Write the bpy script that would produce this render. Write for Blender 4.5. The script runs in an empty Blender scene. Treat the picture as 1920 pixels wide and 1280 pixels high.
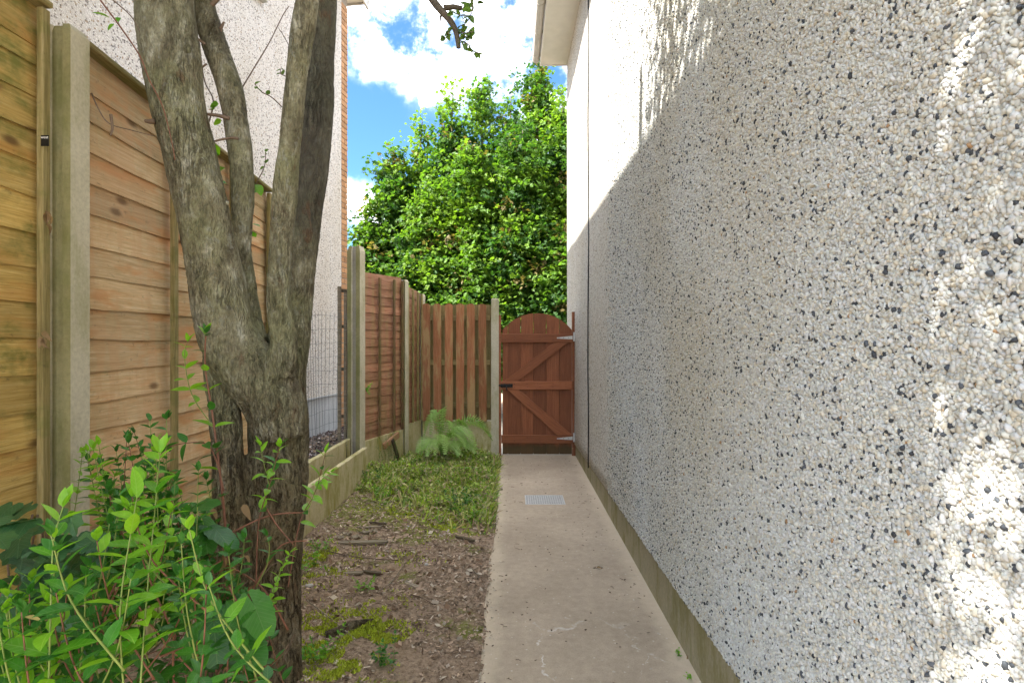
import bpy, bmesh, math, random
import numpy as np
from mathutils import Vector, Matrix, Euler, noise as mn
R = math.radians
F = 1080.0            # focal length in photo pixels (1920 wide)
H = 1.46              # eye height
def P(px, py, d):     # photograph measurement at distance d -> metres
    return Vector(((px-960)*d/F, d, H+(640-py)*d/F))

# ------------------------------------------------------------------ camera, sky, sun, exposure
sc = bpy.context.scene
COL = sc.collection
cam = bpy.data.objects.new('camera', bpy.data.cameras.new('camera'))
COL.objects.link(cam); sc.camera = cam
cam.location = (0, 0, H); cam.rotation_euler = (R(90), 0, 0)
cam.data.lens = 36*F/1920; cam.data.sensor_width = 36
cam.data.clip_start = 0.02; cam.data.clip_end = 3000
sc.view_settings.view_transform = 'Standard'; sc.view_settings.look = 'None'
sc.view_settings.exposure = 3.56; sc.view_settings.gamma = 1
sc.view_settings.use_curve_mapping = False
SUN = Vector((-1.0, -0.40, 1.31)).normalized()      # direction towards the sun
ELEV = math.asin(SUN.z)
AZ = math.atan2(SUN.x, SUN.y)                        # clockwise from +Y

class G:
    def __init__(s, nt): s.nt = nt
    def __call__(s, typ, ins=None, **at):
        n = s.nt.nodes.new(typ)
        for k, v in at.items(): setattr(n, k, v)
        for k, v in (ins or {}).items():
            sk = n.inputs[k]
            if isinstance(v, bpy.types.NodeSocket): s.nt.links.new(v, sk)
            else: sk.default_value = v
        return n
    def noise(s, vec, scale, detail=4, rough=.55, dist=0):
        return s('ShaderNodeTexNoise', {'Vector': vec, 'Scale': scale, 'Detail': detail, 'Roughness': rough, 'Distortion': dist}).outputs['Fac']
    def ramp(s, fac, stops, interp='LINEAR'):
        n = s('ShaderNodeValToRGB', {'Fac': fac}); cr = n.color_ramp; cr.interpolation = interp
        while len(cr.elements) < len(stops): cr.elements.new(.5)
        for e, (p, c) in zip(cr.elements, stops):
            e.position = p; e.color = (*c, 1) if isinstance(c, tuple) else (c, c, c, 1)
        return n.outputs['Color']
    def mix(s, fac, a, b, blend='MIX'):
        n = s('ShaderNodeMix', data_type='RGBA', blend_type=blend)
        def st(i, v):
            if isinstance(v, bpy.types.NodeSocket): s.nt.links.new(v, n.inputs[i])
            elif isinstance(v, tuple): n.inputs[i].default_value = (*v, 1)
            else: n.inputs[i].default_value = v if i == 0 else (v, v, v, 1)
        st(0, fac); st(6, a); st(7, b)
        return n.outputs[2]
    def math(s, op, a, b=0.0, c=0.0, clamp=False):
        n = s('ShaderNodeMath', operation=op, use_clamp=clamp)
        for i, v in enumerate((a, b, c)):
            if isinstance(v, bpy.types.NodeSocket): s.nt.links.new(v, n.inputs[i])
            else: n.inputs[i].default_value = v
        return n.outputs[0]
    def vm(s, op, a, b):
        n = s('ShaderNodeVectorMath', operation=op)
        for i, v in enumerate((a, b)):
            if isinstance(v, bpy.types.NodeSocket): s.nt.links.new(v, n.inputs[i])
            else: n.inputs[i].default_value = v
        return n
    def map(s, vec, scale=(1, 1, 1), loc=(0, 0, 0), rot=(0, 0, 0)):
        return s('ShaderNodeMapping', {'Vector': vec, 'Scale': scale, 'Location': loc, 'Rotation': rot}).outputs[0]
    def sstep(s, v, a, b):
        n = s('ShaderNodeMapRange', {'Value': v, 'From Min': a, 'From Max': b}, interpolation_type='SMOOTHSTEP')
        return n.outputs[0]

world = bpy.data.worlds.new('World'); sc.world = world; world.use_nodes = True
wn = world.node_tree; wn.nodes.clear(); g = G(wn)
sky = g('ShaderNodeTexSky', sky_type='NISHITA', sun_disc=False)
sky.sun_elevation = ELEV; sky.sun_rotation = AZ
sky.altitude = 0; sky.air_density = 1.0; sky.dust_density = .4; sky.ozone_density = 2.5
tc = g('ShaderNodeTexCoord').outputs['Generated']
wob = g('ShaderNodeTexNoise', {'Vector': tc, 'Scale': 5.5, 'Detail': 8, 'Roughness': .62})
off = g.vm('SCALE', g.vm('SUBTRACT', wob.outputs['Color'], (.5, .5, .5)).outputs[0], (0, 0, 0)); off.inputs['Scale'].default_value = .17
dirv = g.vm('NORMALIZE', g.vm('ADD', tc, off.outputs[0]).outputs[0], (0, 0, 0)).outputs[0]
mask = None
CL = [(890, 50, .15), (1000, 90, .13), (780, 90, .075), (690, 60, .075), (652, 20, .07), (810, 180, .028), (668, 415, .065), (640, 460, .06), (1050, 200, .10), (1150, -60, .2), (700, -200, .12)]
for px, py, r in CL:
    v = Vector(((px-960)/F, 1, (640-py)/F)).normalized()
    dd = g.vm('DISTANCE', dirv, tuple(v)).outputs['Value']
    m = g.sstep(dd, r*1.15, r*.35)
    mask = m if mask is None else g.math('MAXIMUM', mask, m)
# elsewhere the sky goes on as the same broken white cloud
sep = g('ShaderNodeSeparateXYZ', {'Vector': tc})
cln = g.noise(g.map(tc, (1, 1, 1.8)), 2.1, 7, .6, .3)
gen = g.sstep(cln, .37, .50)
vdir = Vector(((790-960)/F, 1, (640-250)/F)).normalized()
inview = g.sstep(g.vm('DISTANCE', tc, tuple(vdir)).outputs['Value'], .34, .55)
mask = g.math('MAXIMUM', mask, g.math('MULTIPLY', gen, inview))
dens = g.noise(tc, 9, 6, .6)
ccol = g.mix(g.sstep(dens, .35, .65), (5.6, 5.6, 5.7), (11.4, 11.0, 10.5))
skyc = g.mix(1.0, sky.outputs[0], (.104, .158, .198), 'MULTIPLY')
thick = g.math('POWER', g.math('MULTIPLY', mask, g.sstep(g.noise(tc, 8, 8, .68), .36, .66)), 2.0)
out = g.mix(g.math('MULTIPLY', thick, .95), skyc, ccol)
bg = g('ShaderNodeBackground', {'Color': out, 'Strength': .145})
g('ShaderNodeOutputWorld', {'Surface': bg.outputs[0]})

sun = bpy.data.objects.new('sun', bpy.data.lights.new('sun', 'SUN')); COL.objects.link(sun)
sun.data.energy = 2.0; sun.data.angle = R(.53); sun.data.color = (1, .95, .87)
sun.rotation_euler = SUN.to_track_quat('Z', 'Y').to_euler(); sun.location = (-10, -5, 20)

# ------------------------------------------------------------------ helpers
rng = random.Random(7)
def tag(o, label=None, cat=None, group=None, kind=None):
    for k, v in (('label', label), ('category', cat), ('group', group), ('kind', kind)):
        if v: o[k] = v
    return o
def empty(name, loc=(0, 0, 0), rz=0, label=None, cat=None, group=None):
    o = bpy.data.objects.new(name, None); COL.objects.link(o)
    o.location = loc; o.rotation_euler = (0, 0, rz); o.empty_display_size = .1
    return tag(o, label, cat, group)
def link(name, me, parent=None, loc=None, rot=None, scale=None):
    o = bpy.data.objects.new(name, me); COL.objects.link(o)
    if parent: o.parent = parent
    if loc is not None: o.location = loc
    if rot is not None: o.rotation_euler = rot
    if scale is not None: o.scale = scale
    return o
def mk(name, vs, fs, mat, smooth=False):
    me = bpy.data.meshes.new(name); me.from_pydata([tuple(v) for v in vs], [], fs); me.validate()
    if mat: me.materials.append(mat)
    if smooth: me.polygons.foreach_set('use_smooth', [True]*len(me.polygons))
    me.update(); return me
def npmesh(name, V, Fq, mat, smooth=False, col=None):
    """V (n,3), Fq (m,k) arrays -> mesh; col (n,3) point colour attribute 'tint'."""
    me = bpy.data.meshes.new(name); k = Fq.shape[1]
    me.vertices.add(len(V)); me.vertices.foreach_set('co', V.astype('f').ravel())
    me.loops.add(Fq.size); me.loops.foreach_set('vertex_index', Fq.astype('i').ravel())
    me.polygons.add(len(Fq)); me.polygons.foreach_set('loop_start', np.arange(0, Fq.size, k, dtype='i'))
    me.polygons.foreach_set('use_smooth', np.full(len(Fq), smooth))
    if mat: me.materials.append(mat)
    if col is not None:
        a = me.attributes.new('tint', 'FLOAT_COLOR', 'POINT')
        a.data.foreach_set('color', np.c_[col, np.ones(len(col))].astype('f').ravel())
    me.update(calc_edges=True); return me
def boxm(name, sx, sy, sz, mat, bev=.003, seg=1, origin=(0, 0, 0)):
    bm = bmesh.new(); bmesh.ops.create_cube(bm, size=1)
    for v in bm.verts: v.co = Vector((v.co.x*sx+origin[0], v.co.y*sy+origin[1], v.co.z*sz+origin[2]))
    if bev: bmesh.ops.bevel(bm, geom=bm.edges[:], offset=bev, segments=seg, affect='EDGES', profile=.6)
    me = bpy.data.meshes.new(name); bm.to_mesh(me); bm.free(); me.materials.append(mat); return me
def box(name, a, b, mat, parent=None, bev=.003):
    """box between corners a and b (in parent space)."""
    a, b = Vector(a), Vector(b); c = (a+b)/2; s = b-a
    return link(name, boxm(name, abs(s.x), abs(s.y), abs(s.z), mat, bev), parent, c)
def tube_data(pts, rad, n=6, cap=True):
    pts = [Vector(p) for p in pts]; vs = []; fs = []
    for i, p in enumerate(pts):
        t = (pts[min(i+1, len(pts)-1)]-pts[max(i-1, 0)]).normalized()
        a = t.cross(Vector((.13, 1, .07)) if abs(t.y) < .9 else Vector((1, .1, 0))).normalized(); b = t.cross(a)
        r = rad[i] if isinstance(rad, (list, tuple)) else rad
        for k in range(n):
            th = 2*math.pi*k/n; vs.append(p+(a*math.cos(th)+b*math.sin(th))*r)
    for i in range(len(pts)-1):
        for k in range(n):
            k2 = (k+1) % n; fs.append((i*n+k, i*n+k2, (i+1)*n+k2, (i+1)*n+k))
    if cap: fs.append(tuple(range(n-1, -1, -1))); fs.append(tuple(range((len(pts)-1)*n, len(pts)*n)))
    return vs, fs
def tube(name, pts, rad, mat, parent=None, n=6):
    vs, fs = tube_data(pts, rad, n); return link(name, mk(name, vs, fs, mat, True), parent)
class MB:
    def __init__(s): s.v = []; s.f = []
    def add(s, vs, fs):
        o = len(s.v); s.v += list(vs); s.f += [tuple(i+o for i in f) for f in fs]
    def tube(s, pts, rad, n=5): s.add(*tube_data(pts, rad, n))
    def box(s, a, b):
        x0, y0, z0 = a; x1, y1, z1 = b
        s.add([(x0,y0,z0),(x1,y0,z0),(x1,y1,z0),(x0,y1,z0),(x0,y0,z1),(x1,y0,z1),(x1,y1,z1),(x0,y1,z1)],
              [(0,3,2,1),(4,5,6,7),(0,1,5,4),(1,2,6,5),(2,3,7,6),(3,0,4,7)])
    def build(s, name, mat, parent=None, smooth=False): return link(name, mk(name, s.v, s.f, mat, smooth), parent)
def spline(pts, sub=6):
    pts = [Vector(p) for p in pts]; out = []
    for i in range(len(pts)-1):
        p0 = pts[max(i-1, 0)]; p1 = pts[i]; p2 = pts[i+1]; p3 = pts[min(i+2, len(pts)-1)]
        for k in range(sub):
            t = k/sub
            out.append(.5*((2*p1)+(-p0+p2)*t+(2*p0-5*p1+4*p2-p3)*t*t+(-p0+3*p1-3*p2+p3)*t**3))
    out.append(pts[-1]); return out

# ------------------------------------------------------------------ materials
def newmat(name):
    m = bpy.data.materials.new(name); m.use_nodes = True; m.node_tree.nodes.clear(); return m, G(m.node_tree)
def finish(m, g, col, rough=.8, bump=None, bstr=.5, bdist=.01, spec=.3, metal=0, sss=None):
    ins = {'Roughness': rough, 'Specular IOR Level': spec, 'Metallic': metal}
    ins['Base Color'] = (*col, 1) if isinstance(col, tuple) else col
    if bump is not None:
        b = g('ShaderNodeBump', {'Height': bump, 'Strength': bstr, 'Distance': bdist}); ins['Normal'] = b.outputs[0]
    p = g('ShaderNodeBsdfPrincipled', ins); g('ShaderNodeOutputMaterial', {'Surface': p.outputs[0]}); return m
def objco(g): return g('ShaderNodeTexCoord').outputs['Object']
def gpos(g): return g('ShaderNodeNewGeometry').outputs['Position']
def wood(name, cols, stain=None, stain_amt=.5, green=0, rough=.75, grain=1.0, kn=.5, weather=None, foot=0):
    """cols: three linear colours dark->light, board length along local X"""
    m, g = newmat(name); co = objco(g); rnd = g('ShaderNodeObjectInfo').outputs['Random']
    sh = g('ShaderNodeCombineXYZ', {'X': g.math('MULTIPLY', rnd, 37.0), 'Y': g.math('MULTIPLY', rnd, 11.0), 'Z': g.math('MULTIPLY', rnd, 23.0)}).outputs[0]
    v = g.vm('ADD', co, sh).outputs[0]
    w = g('ShaderNodeTexNoise', {'Vector': g.map(v, (1.0, 4, 4)), 'Scale': 2.0, 'Detail': 3})
    vv = g.vm('ADD', v, g.vm('MULTIPLY', w.outputs['Color'], (.02, .02, .03)).outputs[0]).outputs[0]
    gr = g.noise(g.map(vv, (1.5, 30, 45)), 2.2, 5, .65)
    fine = g.noise(g.map(v, (8, 160, 160)), 2, 2, .5)
    c = g.ramp(gr, [(.32, cols[0]), (.5, cols[1]), (.68, cols[2])])
    c = g.mix(.35*grain, c, g.ramp(fine, [(.3, .35), (.7, 1.0)]), 'MULTIPLY')
    bright = g.ramp(rnd, [(0, .72), (1, 1.12)]); c = g.mix(1.0, c, bright, 'MULTIPLY')
    if stain:
        s = g.noise(g.map(v, (1.3, 3, 5)), 2.0, 4, .6)
        c = g.mix(g.math('MULTIPLY', g.sstep(s, .50, .68), stain_amt), c, stain)
    wp = gpos(g)
    if green:
        s = g.noise(g.map(wp, (2, 2, 3.5)), 1.6, 5, .65)
        c = g.mix(g.math('MULTIPLY', g.sstep(s, .45, .65), green), c, (.13, .15, .035))
    if weather:
        s = g.noise(g.map(wp, (9, 9, 1.6)), 1.3, 5, .65)
        c = g.mix(g.math('MULTIPLY', g.sstep(s, .46, .60), weather[1]), c, weather[0])
    if kn:
        k = g('ShaderNodeTexVoronoi', {'Vector': g.map(v, (3.2, 6, 7)), 'Scale': 1.0}).outputs['Distance']
        c = g.mix(g.math('MULTIPLY', g.sstep(k, .17, .05), kn), c, (.09, .04, .015))
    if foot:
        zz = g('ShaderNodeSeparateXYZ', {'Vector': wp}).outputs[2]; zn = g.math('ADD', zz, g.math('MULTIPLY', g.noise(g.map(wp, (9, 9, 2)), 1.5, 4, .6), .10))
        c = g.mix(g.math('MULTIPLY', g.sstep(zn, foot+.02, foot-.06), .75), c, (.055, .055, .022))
    d = g.noise(g.map(wp, (3, 3, 6)), 8, 5, .7)
    c = g.mix(g.math('MULTIPLY', g.sstep(d, .58, .75), .45), c, (.05, .04, .03))
    hgt = g.math('ADD', g.math('MULTIPLY', gr, .7), g.math('MULTIPLY', fine, .3))
    return finish(m, g, c, rough, hgt, .55, .004, .25)
pine = wood('larch_lap_boards', [(.62, .42, .22), (.74, .54, .31), (.82, .65, .42)], (.62, .29, .11), .75, .16, kn=.7, weather=((.60, .34, .18), .35))
pine_y = wood('mossy_lap_boards', [(.44, .29, .08), (.58, .40, .13), (.68, .50, .20)], (.48, .23, .06), .5, .85, kn=.8)
pine_b = wood('mossy_batten_wood', [(.20, .16, .06), (.36, .29, .12), (.46, .38, .19)], None, 0, .5, kn=.2)
redbrown = wood('faded_brown_lap', [(.28, .12, .065), (.44, .21, .125), (.54, .30, .19)], (.50, .33, .21), .35, .10, kn=.3, weather=((.30, .24, .10), .35))
redbrown_b = wood('brown_batten_wood', [(.10, .06, .03), (.20, .12, .06), (.27, .19, .09)], None, 0, .35, kn=.2)
palwood = wood('peeling_brown_pales', [(.30, .115, .052), (.40, .165, .075), (.47, .22, .11)], None, 0, .08, kn=.15, weather=((.40, .30, .14), .6))
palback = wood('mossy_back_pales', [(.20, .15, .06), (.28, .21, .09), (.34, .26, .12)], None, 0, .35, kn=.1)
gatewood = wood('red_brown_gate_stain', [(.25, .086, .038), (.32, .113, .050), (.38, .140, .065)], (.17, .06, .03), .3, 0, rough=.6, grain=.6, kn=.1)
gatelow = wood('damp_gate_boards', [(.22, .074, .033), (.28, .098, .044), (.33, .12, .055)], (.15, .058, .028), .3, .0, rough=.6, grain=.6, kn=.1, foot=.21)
greywood = wood('weathered_grey_wood', [(.16, .13, .09), (.30, .25, .18), (.42, .36, .27)], None, 0, .1, kn=.3)
darkwood = wood('dark_damp_wood', [(.05, .04, .03), (.10, .075, .05), (.16, .12, .08)], None, 0, .1, kn=.3)

def concrete(name, a, b, algae=.5, alcol=(.20, .20, .05), sc_=1.0, low=False):
    m, g = newmat(name); wp = gpos(g)
    n1 = g.noise(wp, 2.5*sc_, 6, .65); n2 = g.noise(wp, 60, 4, .7)
    c = g.ramp(n1, [(.3, a), (.7, b)]); c = g.mix(.4, c, g.ramp(n2, [(.3, .45), (.6, 1.0)]), 'MULTIPLY')
    st = g.noise(g.map(wp, (3.2, 3.2, 1.2)), 2.0, 6, .7)
    c = g.mix(g.math('MULTIPLY', g.sstep(st, .42, .66), algae), c, alcol)
    st2 = g.noise(g.map(wp, (5, 5, 2.2)), 2.2, 6, .75)
    c = g.mix(g.math('MULTIPLY', g.sstep(st2, .58, .78), .35), c, (.09, .08, .05))
    pits = g('ShaderNodeTexVoronoi', {'Vector': wp, 'Scale': 120.0}).outputs['Distance']
    h = g.math('ADD', n2, g.math('MULTIPLY', g.sstep(pits, .0, .25), .4))
    return finish(m, g, c, .9, h, .35, .004, .2)
post_conc = concrete('post_concrete', (.50, .46, .34), (.62, .58, .46), .4)
post_rough = concrete('post_exposed_aggregate', (.22, .20, .17), (.34, .32, .28), .25)
post_green = concrete('post_concrete_algae', (.21, .19, .085), (.30, .28, .15), .7, (.13, .14, .045))
board_conc = concrete('gravel_board_concrete', (.50, .44, .25), (.62, .56, .36), .8, (.27, .25, .04))
plinth_conc = concrete('plinth_render', (.29, .25, .15), (.37, .33, .23), .7, (.17, .155, .045), .6)
grey_render = concrete('grey_plinth_render', (.40, .41, .42), (.50, .51, .52), .1)

def pebbledash(name, stone_a, stone_b, dark, scale, dark_amt, mortar):
    m, g = newmat(name); wp = gpos(g)
    wv = g.vm('ADD', wp, g.vm('MULTIPLY', g('ShaderNodeTexNoise', {'Vector': wp, 'Scale': 60.0}).outputs['Color'], (.006, .006, .006)).outputs[0]).outputs[0]
    vo = g('ShaderNodeTexVoronoi', {'Vector': wv, 'Scale': scale, 'Randomness': 1.0})
    rc = g('ShaderNodeSeparateColor', {'Color': vo.outputs['Color']})
    c = g.ramp(rc.outputs[0], [(0, stone_a), (1, stone_b)])
    c = g.mix(g.math('LESS_THAN', rc.outputs[1], dark_amt), c, dark)
    c = g.mix(g.math('GREATER_THAN', rc.outputs[1], .95), c, (.36, .25, .14))
    v2 = g('ShaderNodeTexVoronoi', {'Vector': wv, 'Scale': 52.0}); r2 = g('ShaderNodeSeparateColor', {'Color': v2.outputs['Color']})
    c = g.mix(g.math('MULTIPLY', g.math('MULTIPLY', g.math('LESS_THAN', r2.outputs[0], .20), g.sstep(v2.outputs['Distance'], .42, .30)), .85), c, (.11, .095, .08))
    edge = g.sstep(vo.outputs['Distance'], .35, .62)
    c = g.mix(g.math('MULTIPLY', edge, .65), c, mortar)
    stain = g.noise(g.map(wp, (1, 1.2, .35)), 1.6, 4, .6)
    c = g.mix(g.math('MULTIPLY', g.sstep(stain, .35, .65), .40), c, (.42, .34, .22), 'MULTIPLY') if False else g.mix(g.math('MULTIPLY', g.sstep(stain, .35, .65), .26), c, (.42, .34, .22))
    h = g.math('SUBTRACT', 1.0, g.sstep(vo.outputs['Distance'], .0, .65))
    h = g.math('ADD', h, g.math('MULTIPLY', rc.outputs[2], .5))
    return finish(m, g, c, .75, h, .8, .006, .25)
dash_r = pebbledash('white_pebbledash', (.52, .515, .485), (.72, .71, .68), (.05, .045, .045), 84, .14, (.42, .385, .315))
dash_l = pebbledash('pinkish_pebbledash', (.64, .605, .56), (.82, .785, .74), (.10, .09, .08), 80, .10, (.54, .50, .46))
def attr_mat(name, rough=.7, spec=.3, kind='INSTANCER', translucent=0, bump=0, gloss=0):
    m, g = newmat(name)
    a = g('ShaderNodeAttribute', attribute_name='tint', attribute_type=kind).outputs['Color']
    wp = gpos(g); n = g.noise(wp, 240, 3, .6); c = g.mix(.25, a, g.ramp(n, [(.3, .55), (.65, 1.0)]), 'MULTIPLY')
    if translucent:
        p = g('ShaderNodeBsdfPrincipled', {'Base Color': c, 'Roughness': rough, 'Specular IOR Level': spec})
        tcol = g.mix(1.0, c, (1.25, 1.35, .55), 'MULTIPLY')
        t = g('ShaderNodeBsdfTranslucent', {'Color': tcol})
        mx = g('ShaderNodeMixShader', {0: translucent, 1: p.outputs[0], 2: t.outputs[0]})
        g('ShaderNodeOutputMaterial', {'Surface': mx.outputs[0]}); return m
    return finish(m, g, c, rough, n if bump else None, bump, .002, spec)
stone_mat = attr_mat('dash_stone', .62, .35)
chip_mat = attr_mat('bark_chip', .9, .1, 'GEOMETRY')
crown_mat = attr_mat('maple_leaf', .55, .3, 'GEOMETRY', .45)
herb_mat = attr_mat('herb_leaf', .5, .35, 'GEOMETRY', .35)

def leafmat(name, a, b, trans=.4, rough=.45, vein=None):
    m, g = newmat(name); co = objco(g); rnd = g('ShaderNodeObjectInfo').outputs['Random']
    c = g.mix(rnd, a, b); n = g.noise(co, 60, 3, .6)
    c = g.mix(.3, c, g.ramp(n, [(.3, .6), (.7, 1.1)]), 'MULTIPLY')
    sep = g('ShaderNodeSeparateXYZ', {'Vector': co}); ax = g.math('ABSOLUTE', sep.outputs[1])
    rib = g.sstep(ax, .0012, .0004)
    wv = g.math('SINE', g.math('MULTIPLY', g.math('SUBTRACT', sep.outputs[0], g.math('MULTIPLY', ax, .9)), 620.0))
    vn = g.math('MAXIMUM', rib, g.math('MULTIPLY', g.sstep(wv, .75, 1.0), .5))
    if vein: c = g.mix(g.math('MULTIPLY', vn, .45), c, vein)
    tcol = g.mix(1.0, c, (1.25, 1.4, .5), 'MULTIPLY')
    b_ = g('ShaderNodeBump', {'Height': vn, 'Strength': .5, 'Distance': -.001})
    p = g('ShaderNodeBsdfPrincipled', {'Base Color': c, 'Roughness': rough, 'Specular IOR Level': .45, 'Normal': b_.outputs[0]})
    t = g('ShaderNodeBsdfTranslucent', {'Color': tcol})
    mx = g('ShaderNodeMixShader', {0: trans, 1: p.outputs[0], 2: t.outputs[0]})
    g('ShaderNodeOutputMaterial', {'Surface': mx.outputs[0]}); return m
leaf_fresh = leafmat('fresh_green_leaf', (.075, .29, .018), (.25, .49, .028), .42, .42, (.30, .48, .12))
leaf_mid = leafmat('mid_green_leaf', (.020, .105, .020), (.075, .27, .025), .34, .4, (.15, .30, .09))
leaf_dark = leafmat('ivy_green_leaf', (.022, .075, .028), (.050, .135, .040), .15, .4, (.10, .17, .08))
leaf_bramble = leafmat('bramble_green_leaf', (.022, .12, .025), (.06, .22, .03), .3, .4, (.16, .28, .11))
leaf_dead = leafmat('withered_leaf', (.20, .12, .06), (.32, .22, .12), .2, .8, None)
leaf_tree = leafmat('small_tree_leaf', (.09, .17, .04), (.14, .25, .05), .4, .5, (.22, .30, .12))
fern_mat = leafmat('fern_green', (.24, .42, .10), (.36, .54, .16), .35, .5, None)
def plain(name, col, rough=.6, metal=0, spec=.4, var=.3, sc_=40):
    m, g = newmat(name); n = g.noise(gpos(g), sc_, 4, .6)
    c = g.mix(var, col, g.ramp(n, [(.3, .4), (.7, 1.1)]), 'MULTIPLY'); return finish(m, g, c, rough, n, .2, .001, spec, metal)
stem_red = plain('reddish_stem', (.20, .085, .05)); stem_green = plain('green_stem', (.20, .26, .06)); stem_brown = plain('brown_twig', (.16, .11, .075))
galv = plain('galvanised_steel', (.60, .60, .585), .55, .35); blackmetal = plain('black_metal', (.02, .018, .016), .5, .4)
wire_m = plain('grey_green_wire', (.10, .12, .11), .6, .3); cable_m = plain('black_cable', (.02, .02, .02), .6)
upvc = plain('white_plastic', (.72, .70, .66), .4, 0, .4, .15, 6); upvc_d = plain('dirty_white_plastic', (.52, .50, .45), .5, 0, .4, .35, 5)
slate = plain('roof_tile', (.09, .085, .085), .8); stonem = plain('pale_stone', (.45, .43, .40), .9)
brick_m = wood('buff_orange_brick', [(.40, .20, .09), (.46, .25, .12), (.52, .31, .16)], None, 0, 0, kn=0, grain=.3); mortar_m = plain('mortar', (.30, .26, .21), .95)
glass_m = plain('dark_window_glass', (.03, .04, .05), .08, 0, .7, .1)

# bark
def barkmat():
    m, g = newmat('smooth_cracked_bark'); wp = gpos(g)
    w = g('ShaderNodeTexNoise', {'Vector': wp, 'Scale': 7.0, 'Detail': 3}).outputs['Color']
    v = g.vm('ADD', wp, g.vm('MULTIPLY', w, (.05, .05, .08)).outputs[0]).outputs[0]
    big = g.noise(wp, 3.5, 5, .6); pat = g.noise(g.map(v, (1, 1, .45)), 16, 6, .65)
    c = g.ramp(pat, [(.34, (.105, .088, .058)), (.46, (.205, .185, .120)), (.56, (.285, .268, .180)), (.68, (.46, .45, .37))])
    c = g.mix(g.math('MULTIPLY', g.sstep(big, .42, .66), .6), c, (.23, .24, .125))
    sepz = g('ShaderNodeSeparateXYZ', {'Vector': wp})
    hz = g.sstep(sepz.outputs[2], 1.0, 1.9)
    cr_ = g.noise(g.map(wp, (1, 1, .6)), 75, 6, .75); c = g.mix(.55, c, g.ramp(cr_, [(.36, .38), (.5, .95), (.62, 1.45)]), 'MULTIPLY')
    lich = g.noise(g.map(v, (1, 1, .7)), 26, 5, .7)
    c = g.mix(g.math('MULTIPLY', g.math('MULTIPLY', g.sstep(lich, .56, .66), .5), hz), c, (.34, .35, .30))
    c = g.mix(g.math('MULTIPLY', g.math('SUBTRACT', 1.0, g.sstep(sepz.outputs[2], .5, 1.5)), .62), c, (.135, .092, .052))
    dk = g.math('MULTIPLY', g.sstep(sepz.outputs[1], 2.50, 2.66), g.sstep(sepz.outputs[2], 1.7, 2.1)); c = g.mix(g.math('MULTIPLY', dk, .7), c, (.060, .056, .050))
    red = g.noise(g.map(v, (2, 2, .8)), 9, 4, .6); c = g.mix(g.math('MULTIPLY', g.sstep(red, .6, .7), .5), c, (.13, .06, .035))
    fn = g.noise(g.map(v, (24, 24, 3.2)), 1.0, 5, .6, .6); fis = g.math('ABSOLUTE', g.math('SUBTRACT', fn, .5))
    fm = g.noise(g.map(v, (60, 60, 9)), 1.0, 4, .6, .5); fis = g.math('MINIMUM', fis, g.math('MULTIPLY', g.math('ABSOLUTE', g.math('SUBTRACT', fm, .5)), 1.6))
    fis2 = g('ShaderNodeTexVoronoi', {'Vector': g.map(v, (80, 80, 22)), 'Scale': 1.0}, feature='DISTANCE_TO_EDGE').outputs['Distance']
    pres = g.math('MULTIPLY', g.sstep(g.noise(wp, 4, 3, .6), .46, .58), .6)
    pres = g.math('MAXIMUM', pres, g.math('SUBTRACT', 1.0, g.sstep(sepz.outputs[2], .9, 1.5)))
    crack = g.math('MULTIPLY', g.sstep(fis, .030, .0), pres)
    c = g.mix(g.math('MULTIPLY', crack, .7), c, (.028, .020, .014))
    h = g.math('ADD', g.math('ADD', g.math('MULTIPLY', pat, .8), g.math('MULTIPLY', cr_, .5)), g.math('MULTIPLY', g.sstep(fis2, .0, .3), .25))
    h = g.math('SUBTRACT', h, g.math('MULTIPLY', crack, .8))
    return finish(m, g, c, .85, h, 1.0, .022, .2)
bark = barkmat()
bark_far = plain('dark_bark', (.09, .075, .055), .9)

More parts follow.
